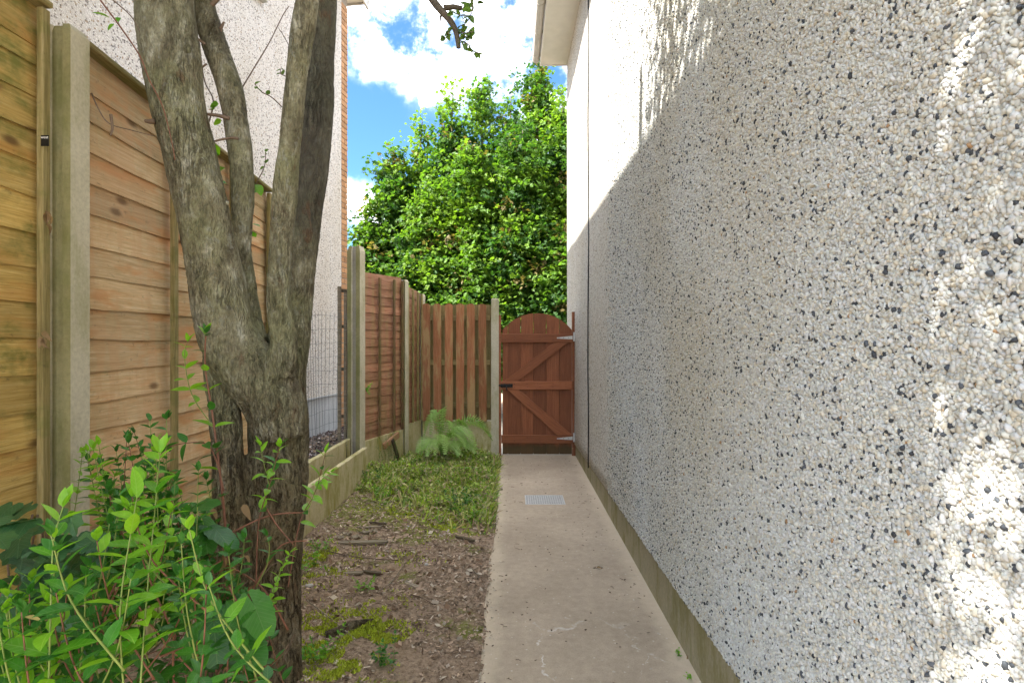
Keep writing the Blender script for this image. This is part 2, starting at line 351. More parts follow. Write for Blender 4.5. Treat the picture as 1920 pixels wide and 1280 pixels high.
# ground materials
def pathmat():
    m, g = newmat('path_concrete'); wp = gpos(g)
    n1 = g.noise(wp, 1.3, 5, .6); n2 = g.noise(wp, 22, 5, .7); n3 = g.noise(wp, 140, 3, .7)
    c = g.ramp(n1, [(.3, (.38, .31, .23)), (.55, (.47, .385, .29)), (.75, (.54, .45, .345))])
    c = g.mix(.45, c, g.ramp(n2, [(.3, .62), (.65, 1.08)]), 'MULTIPLY')
    c = g.mix(.5, c, g.ramp(n3, [(.28, .55), (.5, 1.0)]), 'MULTIPLY')
    s = g('ShaderNodeSeparateXYZ', {'Vector': wp}); edge = g.noise(wp, 5, 4, .6)
    xl = g.math('ADD', s.outputs[0], g.math('MULTIPLY', edge, .16))
    c = g.mix(g.math('MULTIPLY', g.sstep(xl, .06, -.08), .6), c, (.68, .58, .43))
    c = g.mix(g.math('MULTIPLY', g.sstep(xl, .76, .88), .5), c, (.66, .56, .42))
    sp = g('ShaderNodeTexVoronoi', {'Vector': wp, 'Scale': 42.0}); sc3 = g('ShaderNodeSeparateColor', {'Color': sp.outputs['Color']})
    spm = g.math('MULTIPLY', g.math('GREATER_THAN', sc3.outputs[0], .90), g.sstep(sp.outputs['Distance'], .28, .14))
    c = g.mix(g.math('MULTIPLY', spm, .6), c, (.62, .57, .48))
    # old chalky scratches close to the camera
    w = g('ShaderNodeTexNoise', {'Vector': wp, 'Scale': 5.0, 'Detail': 5}).outputs['Color']
    v = g.vm('ADD', wp, g.vm('MULTIPLY', w, (.35, .35, 0)).outputs[0]).outputs[0]
    cr = g('ShaderNodeTexVoronoi', {'Vector': g.map(v, (2.6, 1.5, 1)), 'Scale': 1.0}, feature='DISTANCE_TO_EDGE').outputs['Distance']
    loc = g.sstep(g.vm('DISTANCE', wp, (.28, 2.62, 0)).outputs['Value'], .55, .15)
    brk = g.sstep(g.noise(wp, 9, 4, .7), .44, .58)
    c = g.mix(g.math('MULTIPLY', g.math('MULTIPLY', g.sstep(cr, .016, .0), brk), g.math('MULTIPLY', loc, .8)), c, (.72, .70, .66))
    h = g.math('ADD', n3, g.math('MULTIPLY', n2, 1.5)); return finish(m, g, c, .85, h, .35, .005, .25)
path_m = pathmat()
def soilmat(name, mossy=True):
    m, g = newmat(name); wp = gpos(g)
    n1 = g.noise(wp, 3, 5, .65); n2 = g.noise(wp, 40, 5, .75); n3 = g.noise(wp, 130, 3, .7)
    c = g.ramp(n2, [(.3, (.12, .085, .057)), (.5, (.34, .25, .175)), (.7, (.50, .39, .29))])
    c = g.mix(g.math('MULTIPLY', g.sstep(n1, .52, .62), .55), c, (.30, .22, .14))
    vo = g('ShaderNodeTexVoronoi', {'Vector': g.map(wp, (70, 110, 60)), 'Scale': 1.0}); cc = g('ShaderNodeSeparateColor', {'Color': vo.outputs['Color']})
    c = g.mix(g.math('MULTIPLY', g.math('GREATER_THAN', cc.outputs[0], .82), .6), c, (.34, .26, .19))
    if mossy:
        mo = g.noise(wp, 2.3, 5, .7); s = g('ShaderNodeSeparateXYZ', {'Vector': wp})
        far = g.sstep(s.outputs[1], 3.9, 5.0)
        c = g.mix(g.math('MULTIPLY', g.sstep(g.math('ADD', mo, g.math('MULTIPLY', far, .25)), .56, .66), .85), c, (.20, .23, .04))
    return finish(m, g, c, .95, g.math('ADD', n2, n3), .9, .012, .1)
soil_m = soilmat('mulch_soil'); outer_m = soilmat('outer_ground', False)
def mossmat():
    m, g = newmat('moss'); wp = gpos(g); n = g.noise(wp, 90, 4, .7)
    c = g.ramp(n, [(.3, (.055, .075, .012)), (.5, (.15, .18, .025)), (.7, (.27, .28, .05))]); return finish(m, g, c, .95, n, 1.0, .01, .1)
moss_m = mossmat()

# ------------------------------------------------------------------ the setting: ground, bed, path
def sheet(name, x0, x1, y0, y1, nx, ny, fn, mat, smooth=True):
    vs = [(x0+(x1-x0)*i/nx, y0+(y1-y0)*j/ny, 0) for j in range(ny+1) for i in range(nx+1)]
    vs = [(x, y, fn(x, y)) for x, y, _ in vs]
    fs = [(j*(nx+1)+i, j*(nx+1)+i+1, (j+1)*(nx+1)+i+1, (j+1)*(nx+1)+i) for j in range(ny) for i in range(nx)]
    return link(name, mk(name, vs, fs, mat, smooth))
tag(sheet('ground', -1500, 1500, -1500, 1500, 8, 8, lambda x, y: -.12, outer_m), kind='structure')
def pedge(y): return -.135-.012*math.sin(y*2.3)-.02*mn.noise(Vector((y*3, 0, 0)))-max(0, 3-y)*.012
def bedz(x, y):
    w = min(1, max(0, (-x-.14)/.2))
    return -.018+w*(.02+.03*mn.noise(Vector((x*2, y*2, 0)))+.012*mn.noise(Vector((x*11, y*11, 3)))) + .05*max(0, min(1, (-x-.9)/.6))
tag(sheet('garden_bed', -1.66, -.10, -.6, 7.42, 60, 240, bedz, soil_m), kind='structure')
# path slab with a ragged left edge
vs = []; fs = []; ny = 160
for j in range(ny+1):
    y = -1.0+8.95*j/ny; e = pedge(y)
    for x, z in ((e-.012, -.10), (e-.004, -.006), (e+.01, 0), (.2, .001), (.5, .001), (.83, 0)): vs.append((x, y, z))
for j in range(ny):
    for i in range(5): a = j*6+i; fs.append((a, a+1, a+7, a+6))
tag(link('path', mk('path', vs, fs, path_m, True)), kind='structure')
def nz(x, y): return .25+.03*mn.noise(Vector((x*3, y*3, 5)))+(.12*max(0, min(1, (6.0-y)/1.5)) if x > -1.75 else 0)
tag(sheet('neighbour_ground', -4.5, -1.68, -1, 9.4, 40, 100, nz, outer_m), kind='structure')
tag(box('back_lane', (-1.2, 7.98, -.10), (3, 12, -.02), path_m, None, 0), kind='structure')

# ------------------------------------------------------------------ right house
WX = .80; YC = 8.37; ZE = 5.50
hr = empty('house', (WX, 0, 0), 0, 'white pebble-dashed house wall with dark flecks running along the right of the path', 'house')
def plz(y): return max(.13, .285-.024*max(0, y-1.5))+.010*mn.noise(Vector((y*5, 1, 0)))+.005*mn.noise(Vector((y*31, 4, 0)))
# wall sheet (front), with a closed block behind
vs = []; fs = []; ys = [-2+i*.05 for i in range(int((YC+2)/.05)+1)]; ys[-1] = YC
zs = [0, .12, .3, .6, 1.0, 1.5, 2, 2.6, 3.3, 4, 4.8, ZE]
for y in ys:
    b = plz(y)
    vs.append((.02, y, b+.001)); vs.append((-.001, y, b+.003))
    for k, z in enumerate(zs[1:]):
        bul = -.006*mn.noise(Vector((y*.9, z*.5, 7)))*min(1, (8.37-y)); vs.append((bul, y, b+(z)*(ZE-b)/ZE))
n = len(zs)+1
for j in range(len(ys)-1):
    for i in range(n-1): a = j*n+i; fs.append((a, a+n, a+n+1, a+1))
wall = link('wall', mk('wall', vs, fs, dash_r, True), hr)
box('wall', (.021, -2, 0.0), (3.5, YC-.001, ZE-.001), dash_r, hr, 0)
b = box('plinth', (.012, -2, -.05), (.02, YC, .30), plinth_conc, hr, 0)
box('plinth', (.022, YC, -.05), (3.5, YC+.012, .22), plinth_conc, hr, 0)
# eaves
sof = box('soffit', (-.37, -2, ZE-.012), (.02, YC+.02, ZE+.006), upvc, hr, 0)
mb = MB()
for k in range(46): mb.box((-.37, YC+.015-k*.10, ZE-.0145), (.0, YC+.010-k*.10, ZE-.0118))
for k in range(3): mb.box((-.372, YC-.75-k*1.6, ZE-.019), (.0, YC-.79-k*1.6, ZE-.0125))
mb.build('soffit_joint', upvc_d, sof)
box('fascia', (-.392, -2, ZE-.03), (-.371, YC+.03, ZE+.20), upvc, hr, .003)
box('bargeboard', (-.392, YC+.031, ZE-.02), (.4, YC+.05, ZE+.35), upvc, hr, .003)
gv = []; gf = []; m_ = 9
for j, y in enumerate((-2.0, YC+.04)):
    for k in range(m_):
        a = math.pi*k/(m_-1); gv.append((-.452+.056*math.cos(a), y, ZE+.075-.062*math.sin(a)))
for k in range(m_-1): gf.append((k, k+1, m_+k+1, m_+k))
gf.append(tuple(range(m_))); gf.append(tuple(range(2*m_-1, m_-1, -1)))
gut = link('gutter', mk('gutter', gv, gf, upvc_d, True), hr)
for y in (8.25, 7.62, 6.95, 6.2):
    bm_ = MB(); bm_.tube([Vector((-.452+.062*math.cos(a), y, ZE+.075-.068*math.sin(a))) for a in [math.pi*k/8 for k in range(9)]], .008); bm_.build('gutter_bracket', upvc_d, gut)
mb = MB(); mb.add([(-.46, -2, ZE+.13), (-.46, YC+.06, ZE+.13), (3.6, YC+.06, ZE+2.6), (3.6, -2, ZE+2.6), (-.46, -2, ZE+.16), (-.46, YC+.06, ZE+.16), (3.6, YC+.06, ZE+2.63), (3.6, -2, ZE+2.63)],
    [(0, 1, 2, 3), (4, 7, 6, 5), (0, 4, 5, 1), (1, 5, 6, 2), (2, 6, 7, 3), (3, 7, 4, 0)]); mb.build('roof', slate, hr)
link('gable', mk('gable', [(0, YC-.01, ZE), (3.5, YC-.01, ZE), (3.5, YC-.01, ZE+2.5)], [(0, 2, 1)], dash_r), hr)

# dash stones: real pebbles on the near stretch of the wall
ra = np.random.RandomState(3)
pit = .0073
Y, Z = np.meshgrid(np.arange(.45, 4.9, pit), np.arange(.15, 4.6, pit*.87))
Y = Y+(np.arange(Y.shape[0]) % 2)[:, None]*pit*.5
Y = Y.ravel(); Z = Z.ravel(); Y = Y+ra.uniform(-.42, .42, Y.size)*pit; Z = Z+ra.uniform(-.42, .42, Z.size)*pit
pl = np.array([plz(y) for y in np.arange(0, 5.2, .01)])[np.clip((Y*100).astype(int), 0, 519)]
keep = (Z > pl+.002) & (Z < H+.66*Y+.35) & (Z > H-.72*Y-.25) & (ra.rand(Y.size) < np.clip((4.9-Y)/1.6, 0, 1))
Y = Y[keep]; Z = Z[keep]; N = Y.size
X = np.array([-.006*mn.noise(Vector((y*.9, z*.5, 7))) for y, z in zip(Y, Z)])-ra.uniform(-.0022, .0018, N)
rot = ra.uniform(0, 6.28, (N, 3)); s0 = np.clip(ra.normal(.0054, .0013, N), .003, .0095)
scl = np.c_[s0*ra.uniform(.85, 1.35, N), s0*ra.uniform(.75, 1.05, N), s0*ra.uniform(.6, .9, N)]
t = ra.rand(N)
base = np.array([[.565, .575, .565]])*(.80+.26*ra.rand(N, 1)); base[:, 2] *= ra.uniform(.93, 1.03, N)
cream = (t > .66) & (t < .80); base[cream] = np.array([.53, .50, .42])*(.8+.35*ra.rand(cream.sum(), 1))
brn = (t > .80) & (t < .802); base[brn] = np.array([.34, .22, .12])
gry = (t > .806) & (t < .86); base[gry] = np.array([.36, .37, .36])
drk = t > .943-.04*np.clip((Y-1.5)/2, 0, 1); base[drk] = np.array([.045, .052, .062])*(.6+1.2*ra.rand(drk.sum(), 1))
grime = np.array([mn.noise(Vector((y*.8, z*.45, 3)))+.5*mn.noise(Vector((y*2.5, z*1.2, 8))) for y, z in zip(Y[::1], Z[::1])])
gm = np.clip((grime+.15)*1.6, 0, 1)*np.clip((Y-1.3)/1.2, .12, 1)*.34
base = base*(1-gm[:, None]*np.array([[.28, .42, .68]]))
PTS = np.c_[X, Y, Z]
order = np.argsort(np.where((np.abs(Z-H) < .56*Y) & (Y > .905), Y, 99)-2.0*s0*4); near = order[:300]; rest = np.ones(N, bool); rest[near] = False
def stones(name, mask):
    me = bpy.data.meshes.new(name); pts = PTS[mask]; me.vertices.add(len(pts)); me.vertices.foreach_set('co', pts.astype('f').ravel())
    for nm, arr, ty, key in (('rot', rot, 'FLOAT_VECTOR', 'vector'), ('scl', scl, 'FLOAT_VECTOR', 'vector')):
        a = me.attributes.new(nm, ty, 'POINT'); a.data.foreach_set(key, arr[mask].astype('f').ravel())
    a = me.attributes.new('tint', 'FLOAT_COLOR', 'POINT'); a.data.foreach_set('color', np.c_[base[mask], np.ones(mask.sum())].astype('f').ravel())
    me.materials.append(stone_mat); o = link(name, me, wall)
    ng = bpy.data.node_groups.new('scatter_stones', 'GeometryNodeTree')
    ng.interface.new_socket('Geometry', in_out='INPUT', socket_type='NodeSocketGeometry'); ng.interface.new_socket('Geometry', in_out='OUTPUT', socket_type='NodeSocketGeometry')
    q = G(ng); gi = q('NodeGroupInput'); ico = q('GeometryNodeMeshIcoSphere', {'Radius': 1.0, 'Subdivisions': 2})
    nn = q('ShaderNodeTexNoise', {'Scale': 1.1, 'Detail': 1.0}); pos = q('GeometryNodeInputPosition')
    ofs = q('ShaderNodeVectorMath', operation='MULTIPLY_ADD'); ng.links.new(nn.outputs['Color'], ofs.inputs[0]); ofs.inputs[1].default_value = (.9, .9, .9); ofs.inputs[2].default_value = (-.45, -.45, -.45)
    sp = q('GeometryNodeSetPosition', {'Geometry': ico.outputs['Mesh'], 'Offset': ofs.outputs[0]})
    sm = q('GeometryNodeSetShadeSmooth', {'Geometry': sp.outputs[0]})
    mt = q('GeometryNodeSetMaterial', {'Geometry': sm.outputs[0], 'Material': stone_mat})
    ar = q('GeometryNodeInputNamedAttribute', {'Name': 'rot'}, data_type='FLOAT_VECTOR'); as_ = q('GeometryNodeInputNamedAttribute', {'Name': 'scl'}, data_type='FLOAT_VECTOR')
    er = q('FunctionNodeEulerToRotation', {0: ar.outputs[0]})
    ip = q('GeometryNodeInstanceOnPoints', {'Points': gi.outputs[0], 'Instance': mt.outputs[0], 'Rotation': er.outputs[0], 'Scale': as_.outputs[0]})
    q('NodeGroupOutput', {0: ip.outputs[0]})
    md = o.modifiers.new('scatter', 'NODES'); md.node_group = ng; return o
tag(stones('dash_stones', rest), kind='stuff')
stone_obj_mat, gg = newmat('dash_stone_single')
oi = gg('ShaderNodeObjectInfo'); nn_ = gg.noise(gpos(gg), 240, 3, .6)
finish(stone_obj_mat, gg, gg.mix(.25, oi.outputs['Color'], gg.ramp(nn_, [(.3, .55), (.65, 1.0)]), 'MULTIPLY'), .62, None, 0, 0, .35)
bm = bmesh.new(); bmesh.ops.create_icosphere(bm, subdivisions=1, radius=1)
bmesh.ops.subdivide_edges(bm, edges=bm.edges[:], cuts=1, use_grid_fill=True, smooth=1.0)
for v in bm.verts: v.co *= 1+.25*mn.noise(v.co*1.3)
sm_ = bpy.data.meshes.new('pebble'); bm.to_mesh(sm_); bm.free(); sm_.materials.append(stone_obj_mat); sm_.polygons.foreach_set('use_smooth', [True]*len(sm_.polygons))
for i in near:
    o = link('pebble', sm_, wall, PTS[i], rot[i], scl[i]); o.color = (*base[i], 1)

cb = tube('cable', [Vector((WX-.010+.003*math.sin(z*3.1), 5.97+.012*math.sin(z*1.7)+.006*math.sin(z*7), z)) for z in np.arange(.15, 5.48, .08)], .0065, cable_m)
tag(cb, 'thin black cable running vertically up the white pebble-dashed wall near the gate', 'cable')

# ------------------------------------------------------------------ left (neighbour's) house, wall turned about 9 degrees
ang = math.atan(180/F)
hl = empty('house', (-2.37, 8.0, 0), ang, 'pinkish pebble-dashed neighbouring house with an orange brick corner, behind the left fence', 'house')
# local frame: -Y runs along the wall back towards the camera, +X faces the path
hl.rotation_euler = (0, 0, -ang)
ZL = 6.42
VL = -8.9; VS = .20  # unseen wall length and rising roofline, invented to shape the shadow on the right wall
def ztop(y): return ZL-VS*y
mb = MB(); mb.add([(-5, VL, .75), (0, VL, .75), (0, 0, .75), (-5, 0, .75), (-5, VL, ztop(VL)), (0, VL, ztop(VL)), (0, 0, ZL), (-5, 0, ZL)], [(0, 3, 2, 1), (4, 5, 6, 7), (0, 1, 5, 4), (1, 2, 6, 5), (2, 3, 7, 6), (3, 0, 4, 7)]); mb.build('wall', dash_l, hl)
box('plinth', (-5, VL, 0), (-.02, -.002, .749), grey_render, hl, 0)
box('drip_edge', (-.03, VL, .735), (.012, -.001, .752), grey_render, hl, .002)
box('brick_backing', (-5, .001, 0), (-.012, .20, ZL), mortar_m, hl, 0)
bmh = boxm('brick', .19, .10, .065, brick_m, .003)
bmh2 = boxm('brick', .09, .10, .065, brick_m, .003)
for k in range(82):
    z = .04+k*.0755
    if k % 2: link('brick', bmh, hl, (-.052+rng.uniform(-.001, .002), .103, z), (0, 0, R(90)))
    else:
        link('brick', bmh2, hl, (-.052+rng.uniform(-.001, .002), .053, z), (0, 0, R(90))); link('brick', bmh2, hl, (-.052+rng.uniform(-.001, .002), .152, z), (0, 0, R(90)))
sf = box('soffit', (-5.2, -.1, ZL), (.18, .45, ZL+.02), upvc, hl, 0)
mb = MB(); mb.add([(x, y, z_-VS*y) for y in (VL, .45) for x, z_ in ((.18, ZL-.03), (.205, ZL-.03), (.205, ZL+.18), (.18, ZL+.18))], [(0, 1, 2, 3), (7, 6, 5, 4), (0, 4, 5, 1), (1, 5, 6, 2), (2, 6, 7, 3), (3, 7, 4, 0)]); mb.build('bargeboard', upvc_d, hl)
box('fascia', (-5.2, .451, ZL-.03), (.21, .475, ZL+.18), upvc_d, hl, .003)
mb = MB(); mb.add([(x, y, z_-VS*y) for y in (VL-.1, .5) for x, z_ in ((.22, ZL+.185), (.22, ZL+.23), (-5.2, ZL+.23), (-5.2, ZL+.185))], [(0, 1, 2, 3), (7, 6, 5, 4), (0, 4, 5, 1), (1, 5, 6, 2), (2, 6, 7, 3), (3, 7, 4, 0)]); mb.build('roof', slate, hl)
WZ = .42
wd = box('window', (-.03, -2.95, 4.75+WZ), (.004, -1.95, 5.85+WZ), glass_m, hl, 0)
box('sill', (-.02, -3.05, 4.66+WZ), (.07, -1.85, 4.72+WZ), upvc_d, hl, .004)
for a, b_ in (((-.02, -2.95, 5.80), (.012, -1.95, 5.85)), ((-.02, -2.95, 4.721), (.012, -1.95, 4.79)), ((-.02, -2.95, 4.79), (.012, -2.9, 5.80)), ((-.02, -2.0, 4.79), (.012, -1.95, 5.80))): box('window_frame', (a[0], a[1], a[2]+WZ), (b_[0], b_[1], b_[2]+WZ), upvc, hl, 0)

# ------------------------------------------------------------------ fences
def lapboard(L, hgt, th, seed, mat, wav=.006, n=9):
    vs = []; fs = []
    for i in range(n+1):
        x = L*(i/n-.5); w = wav*mn.noise(Vector((i*.55, seed*7.3, 0))) + wav*.5*mn.noise(Vector((i*1.7, seed*3.3, 5)))
        b = .004*mn.noise(Vector((i*.4, seed, 9)))
        vs += [(x, b, -hgt/2+w), (x, b+th, -hgt/2+w+.001), (x, b+th*.7, hgt/2), (x, b, hgt/2)]
    for i in range(n):
        a = i*4; c = a+4
        fs += [(a, c, c+3, a+3), (a+1, a, a+0, c) if False else (a, a+1, c+1, c), (a+1, a+2, c+2, c+1), (a+3, c+3, c+2, a+2)]
    fs += [(0, 3, 2, 1), (n*4, n*4+1, n*4+2, n*4+3)]
    return mk('board', vs, fs, mat)
def panel(p0, p1, z0, zt0, zt1, pitch, bmat, batmat, battens, label, group, cap=True, tilt=.075, wav=.006, batw=.035):
    """lap panel from p0 to p1 (plan points), path side on local -Y (towards the viewer's right)"""
    p0 = Vector(p0); p1 = Vector(p1); dv = p1-p0; L = dv.length
    t = empty('lap_fence', (p0.x, p0.y, z0), math.atan2(dv.y, dv.x), label, 'fence', group)
    hh = max(zt0, zt1)-z0; n = int(hh/pitch)
    meshes = [lapboard(L-.004, pitch*1.32, .009, s+rng.random(), bmat, wav) for s in range(6)]
    for k in range(n+1):
        zc = pitch*(k+.5)
        slope = 0
        if k > n-4: slope = math.atan2(zt1-zt0, L)*(k-(n-4))/4
        if zc+pitch*.5 > hh+.02: zc = hh-pitch*.45
        dz = (zt1-zt0)*.5*max(0, (k-(n-4))/4) if zt1 < zt0 else 0
        link('board', meshes[(k*5+rng.randrange(3)) % 6], t, (L/2, rng.uniform(-.0015, .0015), zc+dz+rng.uniform(-.004, .004)), (-tilt, -slope+rng.uniform(-.002, .002), math.pi if False else 0))
    for bx in battens:
        zt = (zt0+(zt1-zt0)*bx/L)-z0
        bh = link('batten', boxm('batten', zt-.01, .024, batw, batmat, .003), t, (bx, -.032, (zt-.01)/2), (0, R(-90), 0))
    if cap:
        a = math.atan2(zt1-zt0, L); Lc = L/math.cos(a)
        link('capping', boxm('capping', Lc, .075, .022, batmat, .004), t, (L/2, -.012, (zt0+zt1)/2-z0+.014), (0, -a, 0))
    return t
def cpost(x, y, z1, rz, wx, wy, label, group='concrete fence posts', slot=True, z0=-.05, chamfer=.02, bev=.008):
    """slotted concrete post, local X along the fence (its slots), local Y across it"""
    t = empty('concrete_post', (x, y, z0), rz, label, 'fence post', group)
    h = z1-z0; sl = .028; sd = .018
    prof = [(-wx/2, -wy/2), (wx/2, -wy/2), (wx/2, -sl), (wx/2-sd, -sl*.8), (wx/2-sd, sl*.8), (wx/2, sl), (wx/2, wy/2), (-wx/2, wy/2), (-wx/2, sl), (-wx/2+sd, sl*.8), (-wx/2+sd, -sl*.8), (-wx/2, -sl)]
    vs = []; fs = []; k = len(prof); zsn = [0]+[h*(i/14) for i in range(1, 14)]+[h-chamfer, h]
    for zi, z in enumerate(zsn):
        for (a, b_) in prof:
            s = .82 if zi == len(zsn)-1 else 1; j = .0022*mn.noise(Vector((a*40+x, b_*40, z*9)))
            vs.append((a*s+j, b_*s+j, z))
    for i in range(len(zsn)-1):
        for q in range(k): q2 = (q+1) % k; fs.append((i*k+q, i*k+q2, (i+1)*k+q2, (i+1)*k+q))
    fs.append(tuple(range((len(zsn)-1)*k, len(zsn)*k)))
    me = mk('post_shaft', vs, fs, post_conc)
    me.materials.append(post_rough); me.materials.append(post_green)
    for pg in me.polygons:
        c = pg.center
        if abs(c.y) < sl*.9 and abs(pg.normal.x) > .5: pg.material_index = 1
        elif pg.normal.x < -.5: pg.material_index = 2
        if not slot and pg.material_index == 1: pg.material_index = 2
    link('post_shaft', me, t); return t
R90 = math.pi/2
Lf = -1.60
GP = 'concrete fence posts'
cpost(-1.6425, 2.115, 2.605, R90, .094, .115, 'nearest greenish concrete fence post, tall and pale between the first two timber panels', slot=False)
cpost(Lf-.06, 4.02, 2.46, R90, .094, .11, 'concrete fence post mostly hidden behind the tree trunk')
TH = math.atan2(7.4-5.97, -1.15+1.61)
cpost(-1.615, 5.97, 2.44, TH, .10, .15, 'tall concrete post with open slot at the start of the brown panels', chamfer=.05)
cpost(-1.31, 6.93, 2.20, TH, .085, .10, 'slim concrete post between the two brown panels')
cpost(-1.17, 7.42, 2.07, TH, .07, .08, 'concrete corner post where the brown panels meet the pale fence')
cpost(-.217, 7.40, 2.01, 0, .097, .10, 'narrow pale concrete post between the vertical pale fence and the gate')
GF = 'timber lap fence panels along the left'
panel((-1.69, .17), (-1.69, 2.063), .62, 2.67, 2.645, .124, pine_y, pine_b, [.03, .94, 1.868], 'nearest mossy yellow-green lap panel left of the first concrete post', GF, wav=.012)
panel((-1.69, 2.168), (-1.69, 3.96), .62, 2.61, 2.48, .124, pine, pine_b, [.66, 1.25, 1.765], 'tan lap panel with rusty stains behind the tree trunk', GF, wav=.012)
u = Vector((-1.15+1.61, 7.4-5.97)).normalized()
p3 = Vector((-1.61, 5.97)); p4 = Vector((-1.31, 6.93)); pc = Vector((-1.17, 7.42))
panel(p3+u*.05, p4-u*.043, .42, 2.16, 2.19, .091, redbrown, redbrown_b, [.02, .36, .68, .88], 'first faded red-brown lap panel past the tall slotted post', GF, cap=False, tilt=.09, wav=.010, batw=.03)
panel(p4+u*.043, pc-u*.035, .46, 2.13, 2.07, .087, redbrown, pine_b, [.02, .16, .30, .42], 'short red-brown lap panel in the corner beside the pale fence', GF, cap=False, tilt=.09, wav=.010, batw=.025)
# gravel boards
def gboard(p0, p1, z0, z1, th, label, mat=board_conc, sag=0):
    p0 = Vector(p0); p1 = Vector(p1); dv = p1-p0; L = dv.length
    bm = bmesh.new(); n = 14; vs = []
    o = empty('gravel_board', (p0.x, p0.y, z0), math.atan2(dv.y, dv.x), label, 'gravel board', 'concrete gravel boards')
    vs = []; fs = []
    for i in range(n+1):
        x = L*i/n; w = .003*mn.noise(Vector((i*.8, p0.y, 3)))
        vs += [(x, -th/2, 0), (x, th/2, 0), (x, th/2-.002, z1-z0-.004+w), (x, th/2-.006, z1-z0+w), (x, -th/2+.006, z1-z0+w), (x, -th/2+.002, z1-z0-.005+w)]
    for i in range(n):
        for k in range(6): a = i*6; fs.append((a+k, a+6+k, a+6+(k+1) % 6, a+(k+1) % 6))
    fs += [tuple(range(6)), tuple(range(n*6+5, n*6-1, -1))]
    me = mk('board_slab', vs, fs, mat); bm.free(); link('board_slab', me, o); return o
gboard((-1.675, .17), (-1.675, 2.063), .05, .615, .05, 'mossy concrete gravel board under the nearest lap panel')
gboard((-1.675, 2.168), (-1.675, 3.96), .05, .615, .05, 'concrete gravel board under the rust-stained lap panel behind the trunk')
gboard((-1.525, 3.75), (-1.495, 5.86), -.03, .385, .05, 'yellowish mossy concrete board retaining the bed left of the tree')
gboard((-1.70, 3.9), (-1.68, 5.9), .1, .465, .05, 'rear concrete board just behind the mossy retaining board')
gboard(p3+u*.05, p4-u*.043, -.02, .41, .05, 'mossy concrete gravel board under the first red-brown panel')
gboard(p4+u*.043, pc-u*.035, -.02, .455, .04, 'concrete gravel board under the short corner panel')
gboard((-1.14, 7.40), (-.266, 7.40), -.02, .44, .05, 'cream concrete gravel board under the vertical pale fence behind the fern')
# broken rail hanging off the first brown panel and slipped board
t = link('fence_rail', boxm('fence_rail', .34, .03, .07, redbrown, .004), None, (-1.375, 6.55, .335), (0, R(-14), TH)); tag(t, 'loose red-brown timber rail slipped under the first brown panel', 'rail')
t = link('wood_strip', boxm('wood_strip', .36, .02, .05, darkwood, .003), None, (-1.33, 6.62, .19), (0, R(62), TH)); tag(t, 'dark rotten timber strip leaning on the gravel board', 'plank')

# vertical pale fence (hit-and-miss palisade)
pf = empty('pale_fence', (-1.14, 7.40, 0), 0, 'hit-and-miss fence of peeling brown vertical pales left of the gate', 'fence')
def pale(h, w, mat, seed):
    bm = bmesh.new(); n = 6; v = []
    prof = [(-w/2, 0)]+[(w/2, 0)]+[(w/2, h-.03)]+[(w/2*math.cos(a), h-.03+.03*math.sin(a)) for a in (R(35), R(70), R(110), R(145))]+[(-w/2, h-.03)]
    k = len(prof); vs = [(z, -.008, -x) for x, z in prof]+[(z, .008, -x) for x, z in prof]
    fs = [tuple(range(k)), tuple(range(2*k-1, k-1, -1))]+[(i, i+k, (i+1) % k+k, (i+1) % k) for i in range(k)]
    bm.free(); return mk('pale', vs, fs, mat)
pm = [pale(1.50, .098, palwood, s) for s in range(1)][0]; pb = pale(1.49, .098, palback, 1)
for i, px in enumerate((800, 820.5, 842, 863, 884, 905.5)):
    x = (px-960)*7.36/F+1.14
    link('pale', pm, pf, (x, -.058+rng.uniform(-.002, .002), .445+rng.uniform(-.006, .006)), (0, R(-90)+rng.uniform(-.006, .006), 0))
for i, px in enumerate((810, 831, 852.5, 873.5, 894.7, 914)):
    x = (px-960)*7.45/F+1.14
    link('pale', pb, pf, (x, .035, .445+rng.uniform(-.006, .006)), (0, R(-90), 0))
for z in (1.76, 1.19, .645): link('rail', boxm('rail', .85, .035, .065, palback, .003), pf, (.44, -.022, z))

# ------------------------------------------------------------------ gate
gy = 7.36
def gx(zx): return ((900+zx/4)-960)*gy/F
def gz(zy): return H+(640-(560+zy/4))*gy/F
gt = empty('garden_gate', (0, gy, 0), 0, 'arched red-brown timber gate with zigzag braces at the end of the path', 'gate')
jx = [168, 210, 305, 400, 497, 595, 690]
def arch(x):   # x metres -> top z
    c = (gx(168)+gx(690))/2; w = (gx(690)-gx(168))/2; u_ = (x-c)/w
    zt = gz(108); zs_ = gz(236); Rr = (w*w+(zt-zs_)**2)/(2*(zt-zs_)); return zt-Rr+math.sqrt(max(0, Rr*Rr-(x-c)**2))
for a, b_ in zip(jx[:-1], jx[1:]):
    x0 = gx(a)+.0028; x1 = gx(b_)-.0028; zb = gz(1163); n = 6; xs = [x0+(x1-x0)*i/n for i in range(n+1)]; cx = (x0+x1)/2
    pr = [(x0, zb), (x1, zb)]+[(x, arch(x)) for x in reversed(xs)]
    k = len(pr); vs = [(z-zb, 0.0, -(x-cx)) for x, z in pr]+[(z-zb, .018, -(x-cx)) for x, z in pr]
    fs = [tuple(range(k)), tuple(range(2*k-1, k-1, -1))]+[(i, i+k, (i+1) % k+k, (i+1) % k) for i in range(k)]
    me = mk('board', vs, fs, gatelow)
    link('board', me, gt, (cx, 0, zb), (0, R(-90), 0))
link('backing_board', boxm('backing_board', gx(688)-gx(170), .004, gz(300)-gz(1160), gatelow, 0), gt, ((gx(688)+gx(170))/2, .022, (gz(300)+gz(1160))/2))
